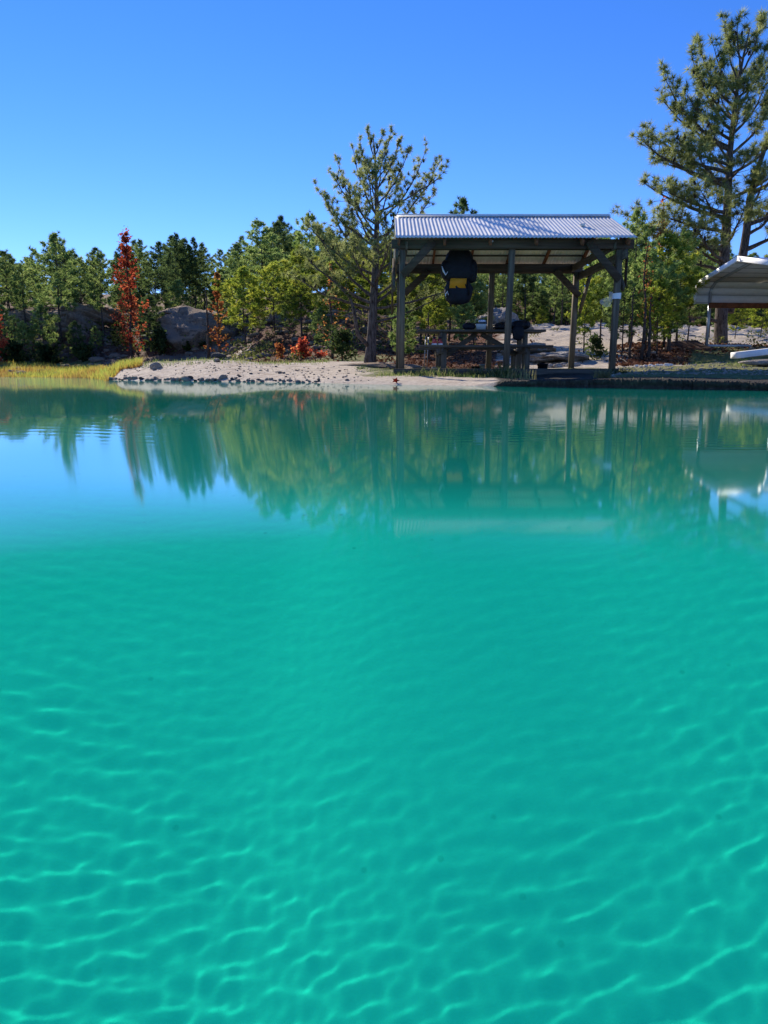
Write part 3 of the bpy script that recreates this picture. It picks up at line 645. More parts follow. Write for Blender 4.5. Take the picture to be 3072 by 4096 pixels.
LIMBS = [ # py on trunk, tip px, tip py, depth offset, radius, twig length, twigs
 (1215,1215,1010,-.3,.05,.55,15),(1190,1260,905,.3,.045,.5,15),(1240,1180,1110,-.6,.045,.5,13),(1100,1230,900,.2,.035,.5,14),(1060,1300,800,-.2,.032,.45,13),
 (985,1270,760,.3,.03,.42,13),(960,1345,640,-.1,.03,.4,12),(900,1330,700,-.5,.026,.4,12),(860,1410,590,.2,.024,.35,11),(780,1440,560,-.2,.02,.3,9),
 (1210,1640,1080,.3,.045,.5,13),(1190,1700,960,-.4,.04,.5,13),(1235,1830,1150,-.2,.04,.35,8),(1290,1760,1180,.8,.035,.3,7),(1095,1690,880,.3,.035,.5,13),(1020,1740,760,-.2,.035,.45,13),
 (960,1765,640,.1,.033,.42,13),(900,1705,600,.3,.028,.4,12),(850,1775,690,-.5,.028,.42,12),(820,1640,590,-.2,.022,.35,10),(760,1600,560,.2,.018,.3,9),(700,1565,520,0,.018,.28,8),
 (1150,1400,1000,-1.1,.04,.5,14),(1130,1560,960,-1.2,.04,.5,14),(1000,1420,820,-1.0,.03,.45,13),(1010,1600,820,-1.1,.03,.45,13),(880,1470,680,-.8,.025,.4,11),(880,1570,690,.9,.025,.4,11),
 (1060,1380,900,1.1,.03,.5,13),(1040,1620,900,1.2,.03,.5,13),(930,1400,740,.9,.028,.4,12),(640,1470,520,0,.014,.22,7),(620,1530,530,0,.014,.22,6),(700,1440,640,.3,.016,.25,8),(720,1560,640,-.3,.016,.25,8),
 (800,1530,610,.4,.02,.3,9),(820,1470,640,-.4,.02,.3,9)]
for py, tx, ty, dy, r0, twl, ntw in LIMBS:
    s_ = onTrunk(py); tip = at(tx, ty, Y0+dy)
    horiz = V(tip.x-s_.x, tip.y-s_.y, 0); ctrl = s_+horiz*.62+V(0, 0, (tip.z-s_.z)*.34)
    limb(br, tp, td, s_, tip, r0*.8, ctrl, twl, int(ntw*1.35), cones=cones, step=.15)
for a, bq in (((870+600,0),(0,0)),): pass
# second thin stem forking low on the left, bare
st = onTrunk(1395); br.tube([st, at(1432, 1340, Y0-.2), at(1415, 1240, Y0-.3), at(1400, 1190, Y0-.3), at(1330, 1120, Y0-.4)], [.05,.045,.04,.03,.012], 6)
for (a, b_) in (((1418,1255),(1330,1265)),((1465,1370),(1425,1372)),((1500,1290),(1560,1345)),((1425,1238),(1300,1245))):
    br.tube([at(*a, Y0-.25), at((a[0]+b_[0])/2, (a[1]+b_[1])/2+4, Y0-.3), at(*b_, Y0-.4)], [.014,.009,.003], 4)
tr.build('trunk', M_BARK, LP, True); br.build('branch', M_BARK, LP, True)
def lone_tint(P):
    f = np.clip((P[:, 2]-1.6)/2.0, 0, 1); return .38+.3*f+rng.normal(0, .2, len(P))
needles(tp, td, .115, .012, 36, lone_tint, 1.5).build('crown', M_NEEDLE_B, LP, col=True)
cone_parts(cones, LP, .045)
print('lone tufts', len(tp), 'cones', len(cones))

# ---- the giant forked pine at the right
rnd = random.Random(31); rng = np.random.default_rng(31)
Y0 = 23.0
base = at(2880, 1435, Y0); base.z = gz(base.x, Y0)-.1
GP = thing('pine_tree', 'giant forked pine behind the carport reaching the top right corner', 'tree', base)
tk = [base, at(2882, 1380, Y0), at(2885, 1280, Y0), at(2893, 1150, Y0), at(2900, 1000, Y0), at(2908, 860, Y0), at(2915, 720, Y0), at(2920, 600, Y0), at(2935, 470, Y0), at(2950, 340, Y0), at(2975, 220, Y0), at(3000, 110, Y0)]
tr = MB(); tr.tube([tk[0]+V(0,0,-.1)]+tk[1:], [.32,.21,.18,.165,.145,.125,.105,.088,.07,.05,.032,.014], 10, wob=.06)
tk2 = [at(2915, 1250, Y0+.2), at(2965, 1060, Y0+.3), at(2985, 930, Y0+.3), at(2998, 800, Y0+.3), at(3025, 690, Y0+.3), at(3085, 520, Y0+.2), at(3120, 360, Y0)]
tr.tube(tk2, [.14,.13,.12,.10,.08,.05,.02], 9, wob=.05)
br = MB(); tp, td, cones = [], [], []
LIMBS = [
 (1170,2620,1150,-.6,.09,.5,9),(1290,2600,1190,-.2,.06,.35,8),(1000,2510,860,-.5,.08,.9,18),(990,2580,930,.6,.07,.8,18),(930,2640,860,-.9,.06,.8,17),
 (870,2580,735,.3,.07,.75,18),(850,2660,760,-.6,.06,.75,17),(740,2565,560,-.2,.075,.8,20),(720,2650,640,.7,.05,.7,17),(690,2600,530,.3,.06,.7,18),(660,2700,560,-.7,.05,.65,16),
 (600,2650,300,0,.06,.75,20),(590,2650,400,.5,.05,.7,18),(560,2740,370,-.6,.045,.6,16),(520,2760,210,.1,.05,.7,18),(480,2790,280,-.5,.04,.6,15),(430,2790,160,.4,.04,.6,16),(380,2850,170,-.3,.035,.5,14),
 (330,2900,90,.2,.03,.5,13),(280,2950,80,-.2,.03,.45,12),(240,2930,130,.4,.025,.4,10),
 (800,3180,620,-.5,.06,.8,18),(700,3150,500,.4,.05,.75,18),(620,3100,400,-.4,.05,.7,18),(540,3080,300,.5,.045,.6,16),(460,3060,200,-.3,.04,.6,15),(400,3110,160,.3,.035,.55,14),(300,3050,90,-.2,.03,.5,12),(230,3040,75,.3,.025,.4,10),
 (1050,2780,900,-1.4,.06,.8,18),(900,2800,760,-1.5,.05,.8,18),(760,2780,600,-1.3,.05,.7,17),(640,2830,480,-1.2,.04,.6,15),(980,2980,830,-1.6,.05,.8,16),(820,2850,700,1.4,.05,.7,16),(680,2800,520,1.3,.04,.6,15),(560,2960,430,-1.2,.04,.6,14),(470,2870,330,1.1,.035,.55,13),
 (1080,2700,1010,1.0,.06,.8,17),(1060,2760,960,-.5,.05,.7,15),(720,2990,640,-1.3,.045,.6,13),(400,2960,290,.9,.03,.5,12),(420,2990,330,-.9,.03,.5,12)]
for py, tx, ty, dy, r0, twl, ntw in LIMBS:
    s_ = onTrunk(py, tk); tip = at(tx, ty, Y0+dy)
    horiz = V(tip.x-s_.x, tip.y-s_.y, 0); ctrl = s_+horiz*.6+V(0, 0, (tip.z-s_.z)*.30)
    limb(br, tp, td, s_, tip, r0, ctrl, twl, int(ntw*1.15), cones=cones, step=.19)
for py, tx, ty, dy, r0, twl, ntw in [(1000,3160,900,-.5,.08,.8,16),(900,3200,780,.3,.07,.8,16),(850,3060,700,-1,.05,.7,14),(780,3230,560,0,.07,.8,18),(600,3250,360,0,.06,.8,18),(560,3130,250,.3,.05,.7,16),(940,3120,820,.8,.06,.8,15)]:
    s_ = onTrunk(py, tk2); tip = at(tx, ty, Y0+dy); horiz = V(tip.x-s_.x, tip.y-s_.y, 0)
    limb(br, tp, td, s_, tip, r0, s_+horiz*.6+V(0, 0, (tip.z-s_.z)*.3), twl, int(ntw*1.35), cones=cones, step=.15)
tr.build('trunk', M_BARK, GP, True); br.build('branch', M_BARK, GP, True)
needles(tp, td, .22, .016, 34, lambda P: .42+rng.normal(0, .2, len(P)), 1.4).build('crown', M_NEEDLE_B, GP, col=True)
cone_parts(cones, GP, .07)
print('giant tufts', len(tp))

# ------------------------------------------------------------------ rocks
def ico(n):
    import bmesh
    bm = bmesh.new(); bmesh.ops.create_icosphere(bm, subdivisions=n, radius=1)
    v = np.array([tuple(x.co) for x in bm.verts]); t = np.array([[x.index for x in f.verts] for f in bm.faces]); bm.free(); return v, t
ICO = {n: ico(n) for n in (2, 3, 4, 5)}
def rock_mesh(dims, seed, sub=4, planes=14, rough=.06, mb=None, c=(0,0,0)):
    r = np.random.default_rng(seed); v, t = ICO[sub]
    nn = r.normal(size=(planes, 3)); nn /= np.linalg.norm(nn, axis=1, keepdims=True); dd = r.uniform(.62, 1.0, planes)
    dot = np.maximum(v@nn.T, 1e-3); rad = np.minimum(1.0, (dd/dot).min(1)); p = v*rad[:, None]
    nz = smooth_noise(seed+50, p[:, 0]*1.0+p[:, 2]*.7, p[:, 1]+p[:, 2]*.9, .9, 5)
    p = p*(1+rough*nz[:, None]*1.6); p = p*np.array(dims)/1.0
    mb = mb or MB(); mb.add(p+np.array(c), t=t); return mb
def rock(name, label, px, py, Y, wpx, hpx, dy, mt=M_ROCK, seed=1, group=None, rough=.06, sub=4, cat='rock', planes=14, rz=0):
    if name == 'boulder': rough *= 1.7; planes = 20
    c = at(px, py, Y); k = Y/3053
    mb = rock_mesh((wpx/2*k*1.12, dy, hpx/2*k*1.12), seed, sub, planes, rough)
    o = mb.build(name, mt, None, True, origin=(0,0,0)); o.location = c; o.rotation_euler.z = rz
    return tag(o, label, cat, group)
rock('boulder', 'biggest grey rock, with a steep shaded face, behind the sand spit', 820, 1345, 35, 330, 235, 2.4, seed=141, sub=5, planes=9, rough=.05)
rock('boulder', 'flat pale ledge behind the upper left corner of the biggest rock', 715, 1268, 38, 200, 75, 1.8, seed=42, sub=4)
rock('boulder', 'brown rock slope right of the biggest grey rock', 950, 1370, 37, 190, 190, 2, seed=43, sub=5, rough=.09)
rock('boulder', 'pale rock ledge high behind the thin trunked pine left of the tall maple', 350, 1262, 38, 260, 100, 2, seed=44, sub=5)
rock('boulder', 'broad grey rock slope behind the trunk of the tall open pine', 330, 1350, 37, 220, 170, 2, seed=45, sub=5, rough=.09)
rock('boulder', 'grey ledge at the left, between the edge and the small low pine', 90, 1290, 38, 200, 90, 2, seed=46, sub=5)
rock('boulder', 'low grey rock at the left, under the small low pine', 130, 1390, 35, 150, 70, 1.4, seed=47)
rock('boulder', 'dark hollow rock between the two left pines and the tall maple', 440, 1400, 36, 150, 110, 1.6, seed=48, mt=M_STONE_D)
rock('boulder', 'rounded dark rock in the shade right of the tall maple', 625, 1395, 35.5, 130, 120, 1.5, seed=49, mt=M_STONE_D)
rock('boulder', 'broken grey slope behind the red maple shrub', 1130, 1330, 36, 260, 150, 2, seed=50, sub=5, rough=.1)
rock('boulder', 'shaded grey mound left of the lone pine trunk', 1330, 1310, 33, 230, 120, 2, seed=51, sub=5, rough=.08)
rock('rock_slab', 'flat striped rock slab at the foot of the lone pine', 1480, 1474, 16.4, 320, 52, .9, seed=52, sub=5, rough=.05)
rock('rock_slab', 'low flat rock running under the left pavilion post', 1640, 1476, 15.9, 150, 34, .6, seed=53, sub=4)
rock('rubble_mound', 'heap of grey rubble seen under the pavilion beside the back middle post', 1965, 1325, 30, 230, 150, 2.4, seed=54, sub=5, rough=.26, mt=M_STONE, cat='rubble heap', planes=8)
rock('earth_mound', 'dark earth mound covered in leaves left of the carport', 2745, 1415, 20, 260, 90, 1.3, seed=55, sub=5, mt=simple('leafy_earth', (.09,.045,.03), .95, .7, 9, bmp=.6), cat='mound')
rock('rock_slab', 'pale stone ledge with a shaded front at the foot of the slope behind the pavilion', 2220, 1428, 18.2, 230, 40, .9, seed=56, sub=5, mt=M_STONE, rough=.14)
rock('rock_slab', 'cracked pale rock in the slope behind the right end of the table', 2110, 1400, 20.0, 230, 44, 1.2, seed=57, sub=5, mt=M_STONE, rough=.16)
rnd = random.Random(61)
for k in range(9):
    px = 2190+k*14+rnd.uniform(-5, 5); Y_ = 16.6+rnd.uniform(-.3, .3); x = at(px, 1480, Y_).x; r_ = rnd.uniform(.04, .1)
    o = rock_mesh((r_*1.4, r_, r_*.8), 70+k, 2).build('loose_rock', M_STONE, None, True, origin=(0,0,0)); o.location = (x, Y_, gz(x, Y_)+r_*.4)
    tag(o, 'fist sized grey rock in the loose scatter behind the right back post', 'rock', 'loose rocks behind the right back post')
for k in range(9):
    px = 2548+k*17+rnd.uniform(-5, 5); Y_ = 15.6+rnd.uniform(-.2, .2); x = at(px, 1480, Y_).x; r_ = rnd.uniform(.025, .05)*(1.5 if k == 7 else 1)
    o = rock_mesh((r_*1.6, r_, r_*.8), 90+k, 2).build('white_stone', simple('white_stone_mat', (.62,.6,.56), .9) if k == 0 else WS, None, True, origin=(0,0,0)); WS = o.data.materials[0]
    o.location = (x, Y_, gz(x, Y_)+r_*.5); tag(o, 'small white stone in the row on the grass right of the pavilion', 'stone', 'white stones on the grass right of the pavilion')
# stones edging the spit: six shapes, one object per stone
SM = [rock_mesh((1, .8, .72), 120+k, 3, 12, .05).build('shore_stone', (M_STONE, M_STONE_D, M_STONE_T, M_STONE, M_STONE_T, M_STONE_T)[k], None, True, origin=(0,0,0)) for k in range(6)]
SD = [o.data for o in SM]; [bpy.data.objects.remove(o) for o in SM]
def stone_at(px, Y, r, k, label, group, lift=.35, name='shore_stone'):
    x = at(px, 1480, Y).x; o = bpy.data.objects.new(name, SD[k]); C.objects.link(o); o.location = (x, Y, gz(x, Y)+r*lift)
    o.scale = (r*rnd.uniform(.8, 1.3), r, r*rnd.uniform(.7, 1.1)); o.rotation_euler = (rnd.uniform(-.3,.3), rnd.uniform(-.3,.3), rnd.uniform(0, 6.28)); return tag(o, label, 'stone', group)
px = 424.0
while px < 1290:
    r_ = rnd.uniform(.022, .066)*(1.2 if px < 900 else .85); Y_ = float(shoreY(px))+rnd.uniform(.0, .28)
    stone_at(px, Y_, r_, rnd.randrange(6), "rounded stone in the row along the water's edge of the sand spit", "stones edging the sand spit", .25)
    px += r_*2*3053/Y_*rnd.uniform(.55, 1.0)
stone_at(745, float(shoreY(745))+.1, .115, 2, "largest tan stone at the water's edge of the sand spit", None, .2)
stone_at(428, float(shoreY(428))+.1, .085, 5, "pale cream stone at the very tip of the sand spit", None, .2)
stone_at(877, 18.6, .17, 1, 'dark flat topped rock alone on the crest of the sand spit', None, .5)
stone_at(870, 17.2, .11, 4, 'small black rock lying below the flat topped rock on the spit', None, .3)
stone_at(625, 16.6, .15, 4, 'dark clod of earth on the left part of the spit crest', None, .25)
stone_at(618, 16.2, .06, 0, 'whitish stone in front of the dark clod on the spit', None, .4)
stone_at(1118, 13.6, .05, 3, 'single round stone on the bare sand right of the stone row', None, .4)
def scatter(name, label, n, pxr, dr, rr, mt, seed):
    r = np.random.default_rng(seed); v, t = ICO[2]; mb = MB()
    px = r.uniform(*pxr, n); dd = r.uniform(0, 1, n)**1.3*(dr[1]-dr[0])+dr[0]; Y_ = shoreY(px)+dd; X_ = (px-1536)/3053*Y_; Z_ = ground_z(X_, Y_)
    for k in range(n):
        s_ = r.uniform(*rr)*r.uniform(.6, 1.3); p = v*(1+.25*r.normal(size=(len(v), 1))*.4)*np.array([s_*r.uniform(.8,1.5), s_, s_*r.uniform(.5,.9)])
        mb.add(p+np.array([X_[k], Y_[k], Z_[k]+s_*.25]), t=t)
    return tag(mb.build(name, mt), label, kind='stuff')
scatter('pebbles', 'loose pebbles strewn over the sand spit', 380, (440, 1500), (.1, 4.2), (.004, .017), M_STONE_T, 5)
scatter('dark_pebbles', 'dark pebbles and bark bits strewn over the sand spit', 110, (440, 1400), (.1, 3.5), (.005, .024), M_STONE_D, 6)
scatter('gravel', 'pale gravel scattered on the grass right of the pavilion', 700, (2450, 3150), (2.4, 8), (.006, .02), M_STONE, 7)

# ------------------------------------------------------------------ grass
def blades(mb, X, Y, Z, h, w, lean=.35, tint=None, seg=3, seed=1, grad=False):
    r = np.random.default_rng(seed); n = len(X); a = r.uniform(0, 6.28, n); la = r.uniform(0, 6.28, n); h = h*r.uniform(.5, 1.15, n); ln = h*lean*r.uniform(.1, 1.4, n)
    vs = []; 
    for j in range(seg+1):
        u = j/seg; ww = w*(1-u**1.5)*.5+.0005; cx = X+np.cos(la)*ln*u*u; cy = Y+np.sin(la)*ln*u*u; cz = Z+h*(u-.25*lean*u*u)
        vs.append(np.stack([cx-np.cos(a)*ww, cy-np.sin(a)*ww, cz], -1)); vs.append(np.stack([cx+np.cos(a)*ww, cy+np.sin(a)*ww, cz], -1))
    v = np.stack(vs, 1).reshape(-1, 3); b = np.arange(n)*(2*(seg+1))
    q = np.stack([np.stack([b+2*j, b+2*j+1, b+2*j+3, b+2*j+2], -1) for j in range(seg)], 1).reshape(-1, 4)
    c = np.repeat((tint if tint is not None else r.uniform(0, 1, n)), 2*(seg+1))
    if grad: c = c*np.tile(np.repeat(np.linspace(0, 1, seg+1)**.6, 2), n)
    mb.add(v, q, c=np.clip(c, 0, 1)); return mb
r = np.random.default_rng(3); n = 15000
px = r.uniform(-700, 430, n); px = np.concatenate([px, r.uniform(400, 570, 1600)]); n = len(px)
Yg = shoreY(px)+r.uniform(-.3, 1, n)*7.5*np.where(px > 430, .5, 1); Yg = np.where(px > 430, r.uniform(18, 21, n), Yg); Xg = (px-1536)/3053*Yg; Zg = np.maximum(ground_z(Xg, Yg), -.05)
patch = .45+.3*np.sin(Xg*1.7)+r.normal(0, .22, n)
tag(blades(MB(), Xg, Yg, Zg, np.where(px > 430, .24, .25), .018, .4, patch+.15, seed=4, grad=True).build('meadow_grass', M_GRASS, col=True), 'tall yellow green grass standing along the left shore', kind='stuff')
mb = MB()
def gpatch(n, pxr, Yr, h, w, seed, lean=.5):
    r = np.random.default_rng(seed); px = r.uniform(*pxr, n); Y_ = r.uniform(*Yr, n); X_ = (px-1536)/3053*Y_
    keep = smooth_noise(seed, X_, Y_, .8, 3)+r.uniform(-.6, .6, n) > -.1; X_, Y_ = X_[keep], Y_[keep]
    blades(mb, X_, Y_, ground_z(X_, Y_)-.01, h, w, lean, None, seed=seed)
gpatch(1500, (1500, 2080), (11.7, 12.3), .085, .007, 11); gpatch(900, (1420, 1900), (12.3, 15.6), .05, .006, 12); gpatch(1500, (560, 1320), (16.5, 19.8), .10, .012, 13)
gpatch(1800, (2430, 3200), (8.6, 11.5), .03, .006, 18, .8); gpatch(2200, (2430, 3200), (11.5, 17), .03, .006, 14, .8); gpatch(500, (2900, 3200), (13.5, 15), .09, .008, 15); gpatch(500, (1650, 2440), (12.6, 15.5), .05, .006, 16); gpatch(600, (2690, 3000), (15.5, 18), .08, .008, 17)
tag(mb.build('bank_grass', M_GRASSG, col=True), 'short green and straw coloured grass along the bank', kind='stuff')
def clump(px, Y, n, h, spread, w, label, mt=M_GRASSG, seed=1, lean=.9, tint=None):
    x = at(px, 1480, Y).x; r = np.random.default_rng(seed); z = max(gz(x, Y), -.05)
    X_ = x+r.normal(0, spread, n); Y_ = Y+r.normal(0, spread*.6, n)
    o = blades(MB(), X_, Y_, np.full(n, z-.01), h, w, lean, tint, 5, seed).build('grass_clump', mt, None, False, True, origin=(x, Y, z))
    return tag(o, label, 'grass clump')
clump(2010, 12.05, 150, .30, .11, .009, 'largest long bladed grass clump against the middle of the timber kerb', seed=31)
clump(1905, 12.1, 70, .22, .09, .008, 'grass clump against the kerb left of the largest clump', seed=32)
clump(1780, 12.1, 70, .20, .12, .008, 'grass clump against the kerb below the bench legs', seed=33)
clump(1700, 12.0, 60, .17, .12, .008, 'grass clump near the left end of the timber kerb', seed=34)
clump(2070, 9.9, 30, .22, .10, .007, 'sparse reeds at the waterline right of the largest clump', seed=35, lean=.3, tint=np.full(30, .9))
clump(2115, 9.7, 22, .20, .09, .007, 'last few pale reeds standing in the water before the dark bank', seed=36, lean=.3, tint=np.full(22, .95))
clump(1448, 14.2, 60, .13, .05, .006, 'dark grass tuft alone on the sand in front of the rock slab', seed=37, tint=np.full(60, .1))
clump(2410, 9.1, 130, .16, .045, .007, 'dry tan grass tuft at the waterline below the right post', seed=38, lean=1.1, tint=np.full(130, 1.0))
clump(2475, 11.9, 90, .14, .09, .01, 'dark weed at the foot of the right front post', M_SHRUB, seed=39)
clump(2990, 13.6, 60, .16, .12, .007, 'fresh green tuft beneath the white beam', seed=40, tint=np.full(60, .5))

# fallen leaves and undergrowth
def on_ground(n, pxr, Yr, seed):
    r = np.random.default_rng(seed); px = r.uniform(*pxr, n); Y_ = r.uniform(*Yr, n); X_ = (px-1536)/3053*Y_; return np.stack([X_, Y_, ground_z(X_, Y_)], -1)
rng = np.random.default_rng(90)
mb = MB()
for n, pr, yr_ in ((3200, (930, 1980), (20, 32)), (900, (1500, 1980), (15.5, 20)), (1800, (2460, 2760), (16, 21.5)), (500, (2760, 3150), (18, 22)), (700, (430, 930), (24, 34)), (40, (2000, 2450), (16, 24))):
    P = on_ground(n, pr, yr_, n); P[:, 2] += .015+rng.uniform(0, .02, n); leaves(mb, P, .075, rng.uniform(0, 1, n))
tag(mb.build('leaf_litter', foliage('litter_leaves', [(.05,.022,.014), (.19,.08,.045), (.38,.22,.13)], .15), col=True), 'fallen reddish brown leaves on the slopes and under the trees', kind='stuff')
mb = MB()
for n, pr, yr_, sz in ((150, (-150, 900), (33, 40), .5), (130, (930, 1950), (22, 36), .32), (14, (2050, 2450), (22, 34), .2), (34, (2480, 3150), (19, 33), .25)):
    P = on_ground(n, pr, yr_, n+7)
    for p in P:
        k = int(rng.integers(14, 50)); s_ = sz*rng.uniform(.4, 1.2); Q = p+rng.normal(size=(k, 3))*np.array([s_*.6, s_*.5, s_*.3])+np.array([0, 0, s_*.45]); Q[:, 2] = np.maximum(Q[:, 2], p[2]+.02)
        leaves(mb, Q, sz*.28, rng.uniform(0, 1, k))
tag(mb.build('undergrowth', foliage('undergrowth_leaves', [(.05,.06,.02), (.12,.15,.04), (.26,.24,.08)], .4), col=True), 'low weedy undergrowth dotted over the slopes', kind='stuff')
def hill_stones(name, label, n, pr, yr_, rr, mt, seed):
    r = np.random.default_rng(seed); v, t = ICO[2]; mb = MB(); P = on_ground(n, pr, yr_, seed)
    for p in P:
        s_ = r.uniform(*rr); mb.add(v*(1+.12*r.normal(size=(len(v), 1)))*np.array([s_*r.uniform(.9, 1.8), s_, s_*r.uniform(.4, .8)])+p, t=t)
    tag(mb.build(name, mt), label, kind='stuff')
hill_stones('slope_rubble', 'stones and crumbled rock on the pale slope behind the pavilion', 170, (1980, 3100), (17, 33), (.015, .09), M_STONE, 71)
hill_stones('dirt_rubble', 'grey stones lying in the dirt slopes on the left', 420, (-150, 1900), (24, 38), (.04, .22), M_ROCK, 72)

# ------------------------------------------------------------------ pavilion
YF, YB = 12.4, 15.1
def X_(px, Y): return at(px, 1480, Y).x
XL, XM, XR = X_(1605, YF), X_(2022, YF), X_(2446, YF)
GF = .19
PV = thing('pavilion', 'open timber picnic pavilion with a corrugated metal roof at the water', 'pavilion', (2.0, 13.75, GF))
zf1, zf0 = at(2000, 958, YF-.05).z, at(2000, 996, YF-.05).z
zb1, zb0 = at(2000, 1058, YB).z, at(2000, 1092, YB).z
zr = at(2000, 866, 13.75).z
print('pav z', zf0, zf1, zb0, zb1, zr, 'X', XL, XM, XR)
zt = zf1
zbt = max(zb1, zt-.02)
def part(nm, p, q, w, h, mt, up=(0,0,1), label=None, par=None):
    m_ = MB(); m_.beam(p, q, w, h, up); o = m_.build(nm, mt, par or PV)
    if label: o['label'] = label
    return o
for x, tx in ((XL, X_(1613, YF)-.0), (XM, XM+.05), (XR, XR+.02)):
    part('post', (x, YF, -.05), (tx-.02 if x == XL else tx, YF, zt-.001), .092, .092, M_WZ, (0,1,0))
for x in (XL, X_(1953, YB), XR):
    part('post', (x, YB, .1), (x+.03, YB, zb1-.001), .10, .10, M_WZ, (0,1,0))
part('beam', (XL-.16, YF-.072, (zf0+zf1)/2), (XR+.22, YF-.072, (zf0+zf1)/2), .04, zf1-zf0, M_DARKW)
part('beam', (XL-.10, YF+.072, (zf0+zf1)/2), (XR+.18, YF+.072, (zf0+zf1)/2), .04, zf1-zf0, M_DARKW)
part('beam', (XL-.12, YB-.072, (zb0+zb1)/2), (XR+.12, YB-.072, (zb0+zb1)/2), .04, zb1-zb0, M_DARKW)
part('beam', (XL-.12, YB+.072, (zb0+zb1)/2), (XR+.12, YB+.072, (zb0+zb1)/2), .04, zb1-zb0, M_DARKW)
for x, sg in ((XL-.075, -1), (XR+.075, 1)):
    part('side_beam', (x, YF-.2, zf0-.09), (x, YB+.2, zf0-.09), .04, .14, M_WY)
    part('side_beam', (x-sg*.15, YF-.1, zf0+.05), (x-sg*.15, YB+.1, zf0+.05), .04, .12, M_WY)
    part('brace', (x+sg*.045, YB, zf0-.75), (x+sg*.045, YB-.7, zf0-.1), .04, .11, M_WY, (0,-.7,-.7))
    part('brace', (x+sg*.045, YF, zf0-.6), (x+sg*.045, YF+.55, zf0-.1), .04, .11, M_WY, (0,.7,-.7))
def br2(a, b_, Y, w=.12):
    p, q = at(*a, Y), at(*b_, Y); part('brace', p, q, w, .04, M_DARKW, (0,1,0))
br2((1612, 1100), (1735, 965), YF-.115); br2((2478, 1120), (2352, 965), YF-.115)
br2((1617, 1176), (1712, 1085), YB-.115); br2((2318, 1185), (2222, 1085), YB-.115)
# plumb board on the left side
part('side_board', (XL-.15, YF+.25, zf1-.05), (XL-.19, YF+.25, zf1-.5), .10, .02, M_WZ, (1,0,0))
part('side_board', (XR+.19, YF+.15, zf0-.02), (XR+.19, YF+.15, zf0-.55), .10, .02, M_DARKW, (1,0,0))
# roof: two corrugated slopes, rafters, purlins, ridge
x0, x1 = X_(1582, 12.15)+.0, X_(2520, 12.15)
xr0, xr1 = x0+.04, x1-.0
ye0, ye1, yr = 12.12, 15.38, 13.75
ze = at(2000, 953, ye0).z+.012; zeb = ze-.02
def rafter_z(y): return (ze-.035) + (zr-.035-(ze-.035))*(1-abs(y-yr)/(yr-ye0))
nr = 6
for k in range(nr):
    x = XL-.05+(XR+.15-XL)*k/(nr-1)
    for y0_ in (ye0+.06, ye1-.06):
        part('rafter', (x, y0_, rafter_z(y0_)-.055), (x, yr-.015*(1 if y0_ < yr else -1), rafter_z(yr)-.055), .038, .085, M_REDW)
for y in (12.55, 13.1, 13.6, 13.9, 14.4, 14.95):
    part('purlin', (x0+.08, y, rafter_z(y)-.001+.008), (x1-.08, y, rafter_z(y)-.001+.008), .06, .02, M_DARKW)
part('ridge_board', (x0+.08, yr, rafter_z(yr)-.06), (x1-.08, yr, rafter_z(yr)-.06), .028, .11, M_DARKW)
m, nt, b = mat('galvanised_roof')
f = noise(nt, 3, 6); g = noise(nt, 1, 4, vec=scaled(nt, (14, 2, 2)))
sx_ = N(nt, 'SeparateXYZ'); nt.links.new(N(nt, 'TexCoord').outputs['Object'], sx_.inputs[0]); sn_ = N(nt, 'Math', operation='SNAP'); sn_.inputs[1].default_value = .63; nt.links.new(sx_.outputs[0], sn_.inputs[0])
wn_ = N(nt, 'TexWhiteNoise', noise_dimensions='1D'); nt.links.new(sn_.outputs[0], wn_.inputs['W'])
c_ = mixc(nt, 1.0, ramp(nt, f, [(.3, (.78,.75,.69)), (.7, (.90,.87,.81))]), ramp(nt, wn_.outputs['Value'], [(0, .84), (1, 1.0)]), 'MULTIPLY')
c_ = mixc(nt, ramp(nt, noise(nt, 2.2, 8, rough=.8), [(.60, 0), (.72, .5)]), c_, (.30,.22,.17)); nt.links.new(c_, b.inputs['Base Color'])
b.inputs['Metallic'].default_value = .15; b.inputs['Specular IOR Level'].default_value = .4
rr_ = ramp(nt, g, [(.3, .42), (.7, .62)]); nt.links.new(rr_, b.inputs['Roughness']); M_GALV = m
def corrugated(nm, y_e, z_e, y_r, z_r, label):
    per = .0618; nx = int((x1-x0)/per*8)+1; xs = np.linspace(x0, x1, nx); ts = np.linspace(0, 1, 9)
    nrm = np.array([0, -(z_r-z_e), abs(y_r-y_e)*1.0]); nrm = nrm/np.linalg.norm(nrm); 
    if y_e > y_r: nrm[1] = abs(nrm[1])
    off = .0048*np.cos(2*np.pi*(xs-x0)/per); jig = .004*np.sin(xs*9)
    G = np.zeros((len(ts), nx, 3))
    for i, t in enumerate(ts):
        G[i, :, 0] = xs+(.004*(t-.5)); G[i, :, 1] = y_e+(y_r-y_e)*t + (jig if i == 0 else 0); G[i, :, 2] = z_e+(z_r-z_e)*t
        G[i] += off[:, None]*nrm[None]
    mb = MB(); ny = len(ts); i_ = np.arange(ny*nx).reshape(ny, nx)
    q = np.stack([i_[:-1,:-1], i_[:-1,1:], i_[1:,1:], i_[1:,:-1]], -1).reshape(-1, 4)
    if y_e > y_r: q = q[:, ::-1]
    mb.add(G.reshape(-1, 3), q); o = mb.build(nm, M_GALV, PV, True); o['label'] = label
    sm = o.modifiers.new('thickness', 'SOLIDIFY'); sm.thickness = .0015; return o
corrugated('roof_panel', ye0, ze, yr-.02, zr, 'front slope of corrugated roofing')
corrugated('roof_panel', ye1, zeb, yr+.02, zr-.003, 'back slope of corrugated roofing')
mb = MB()
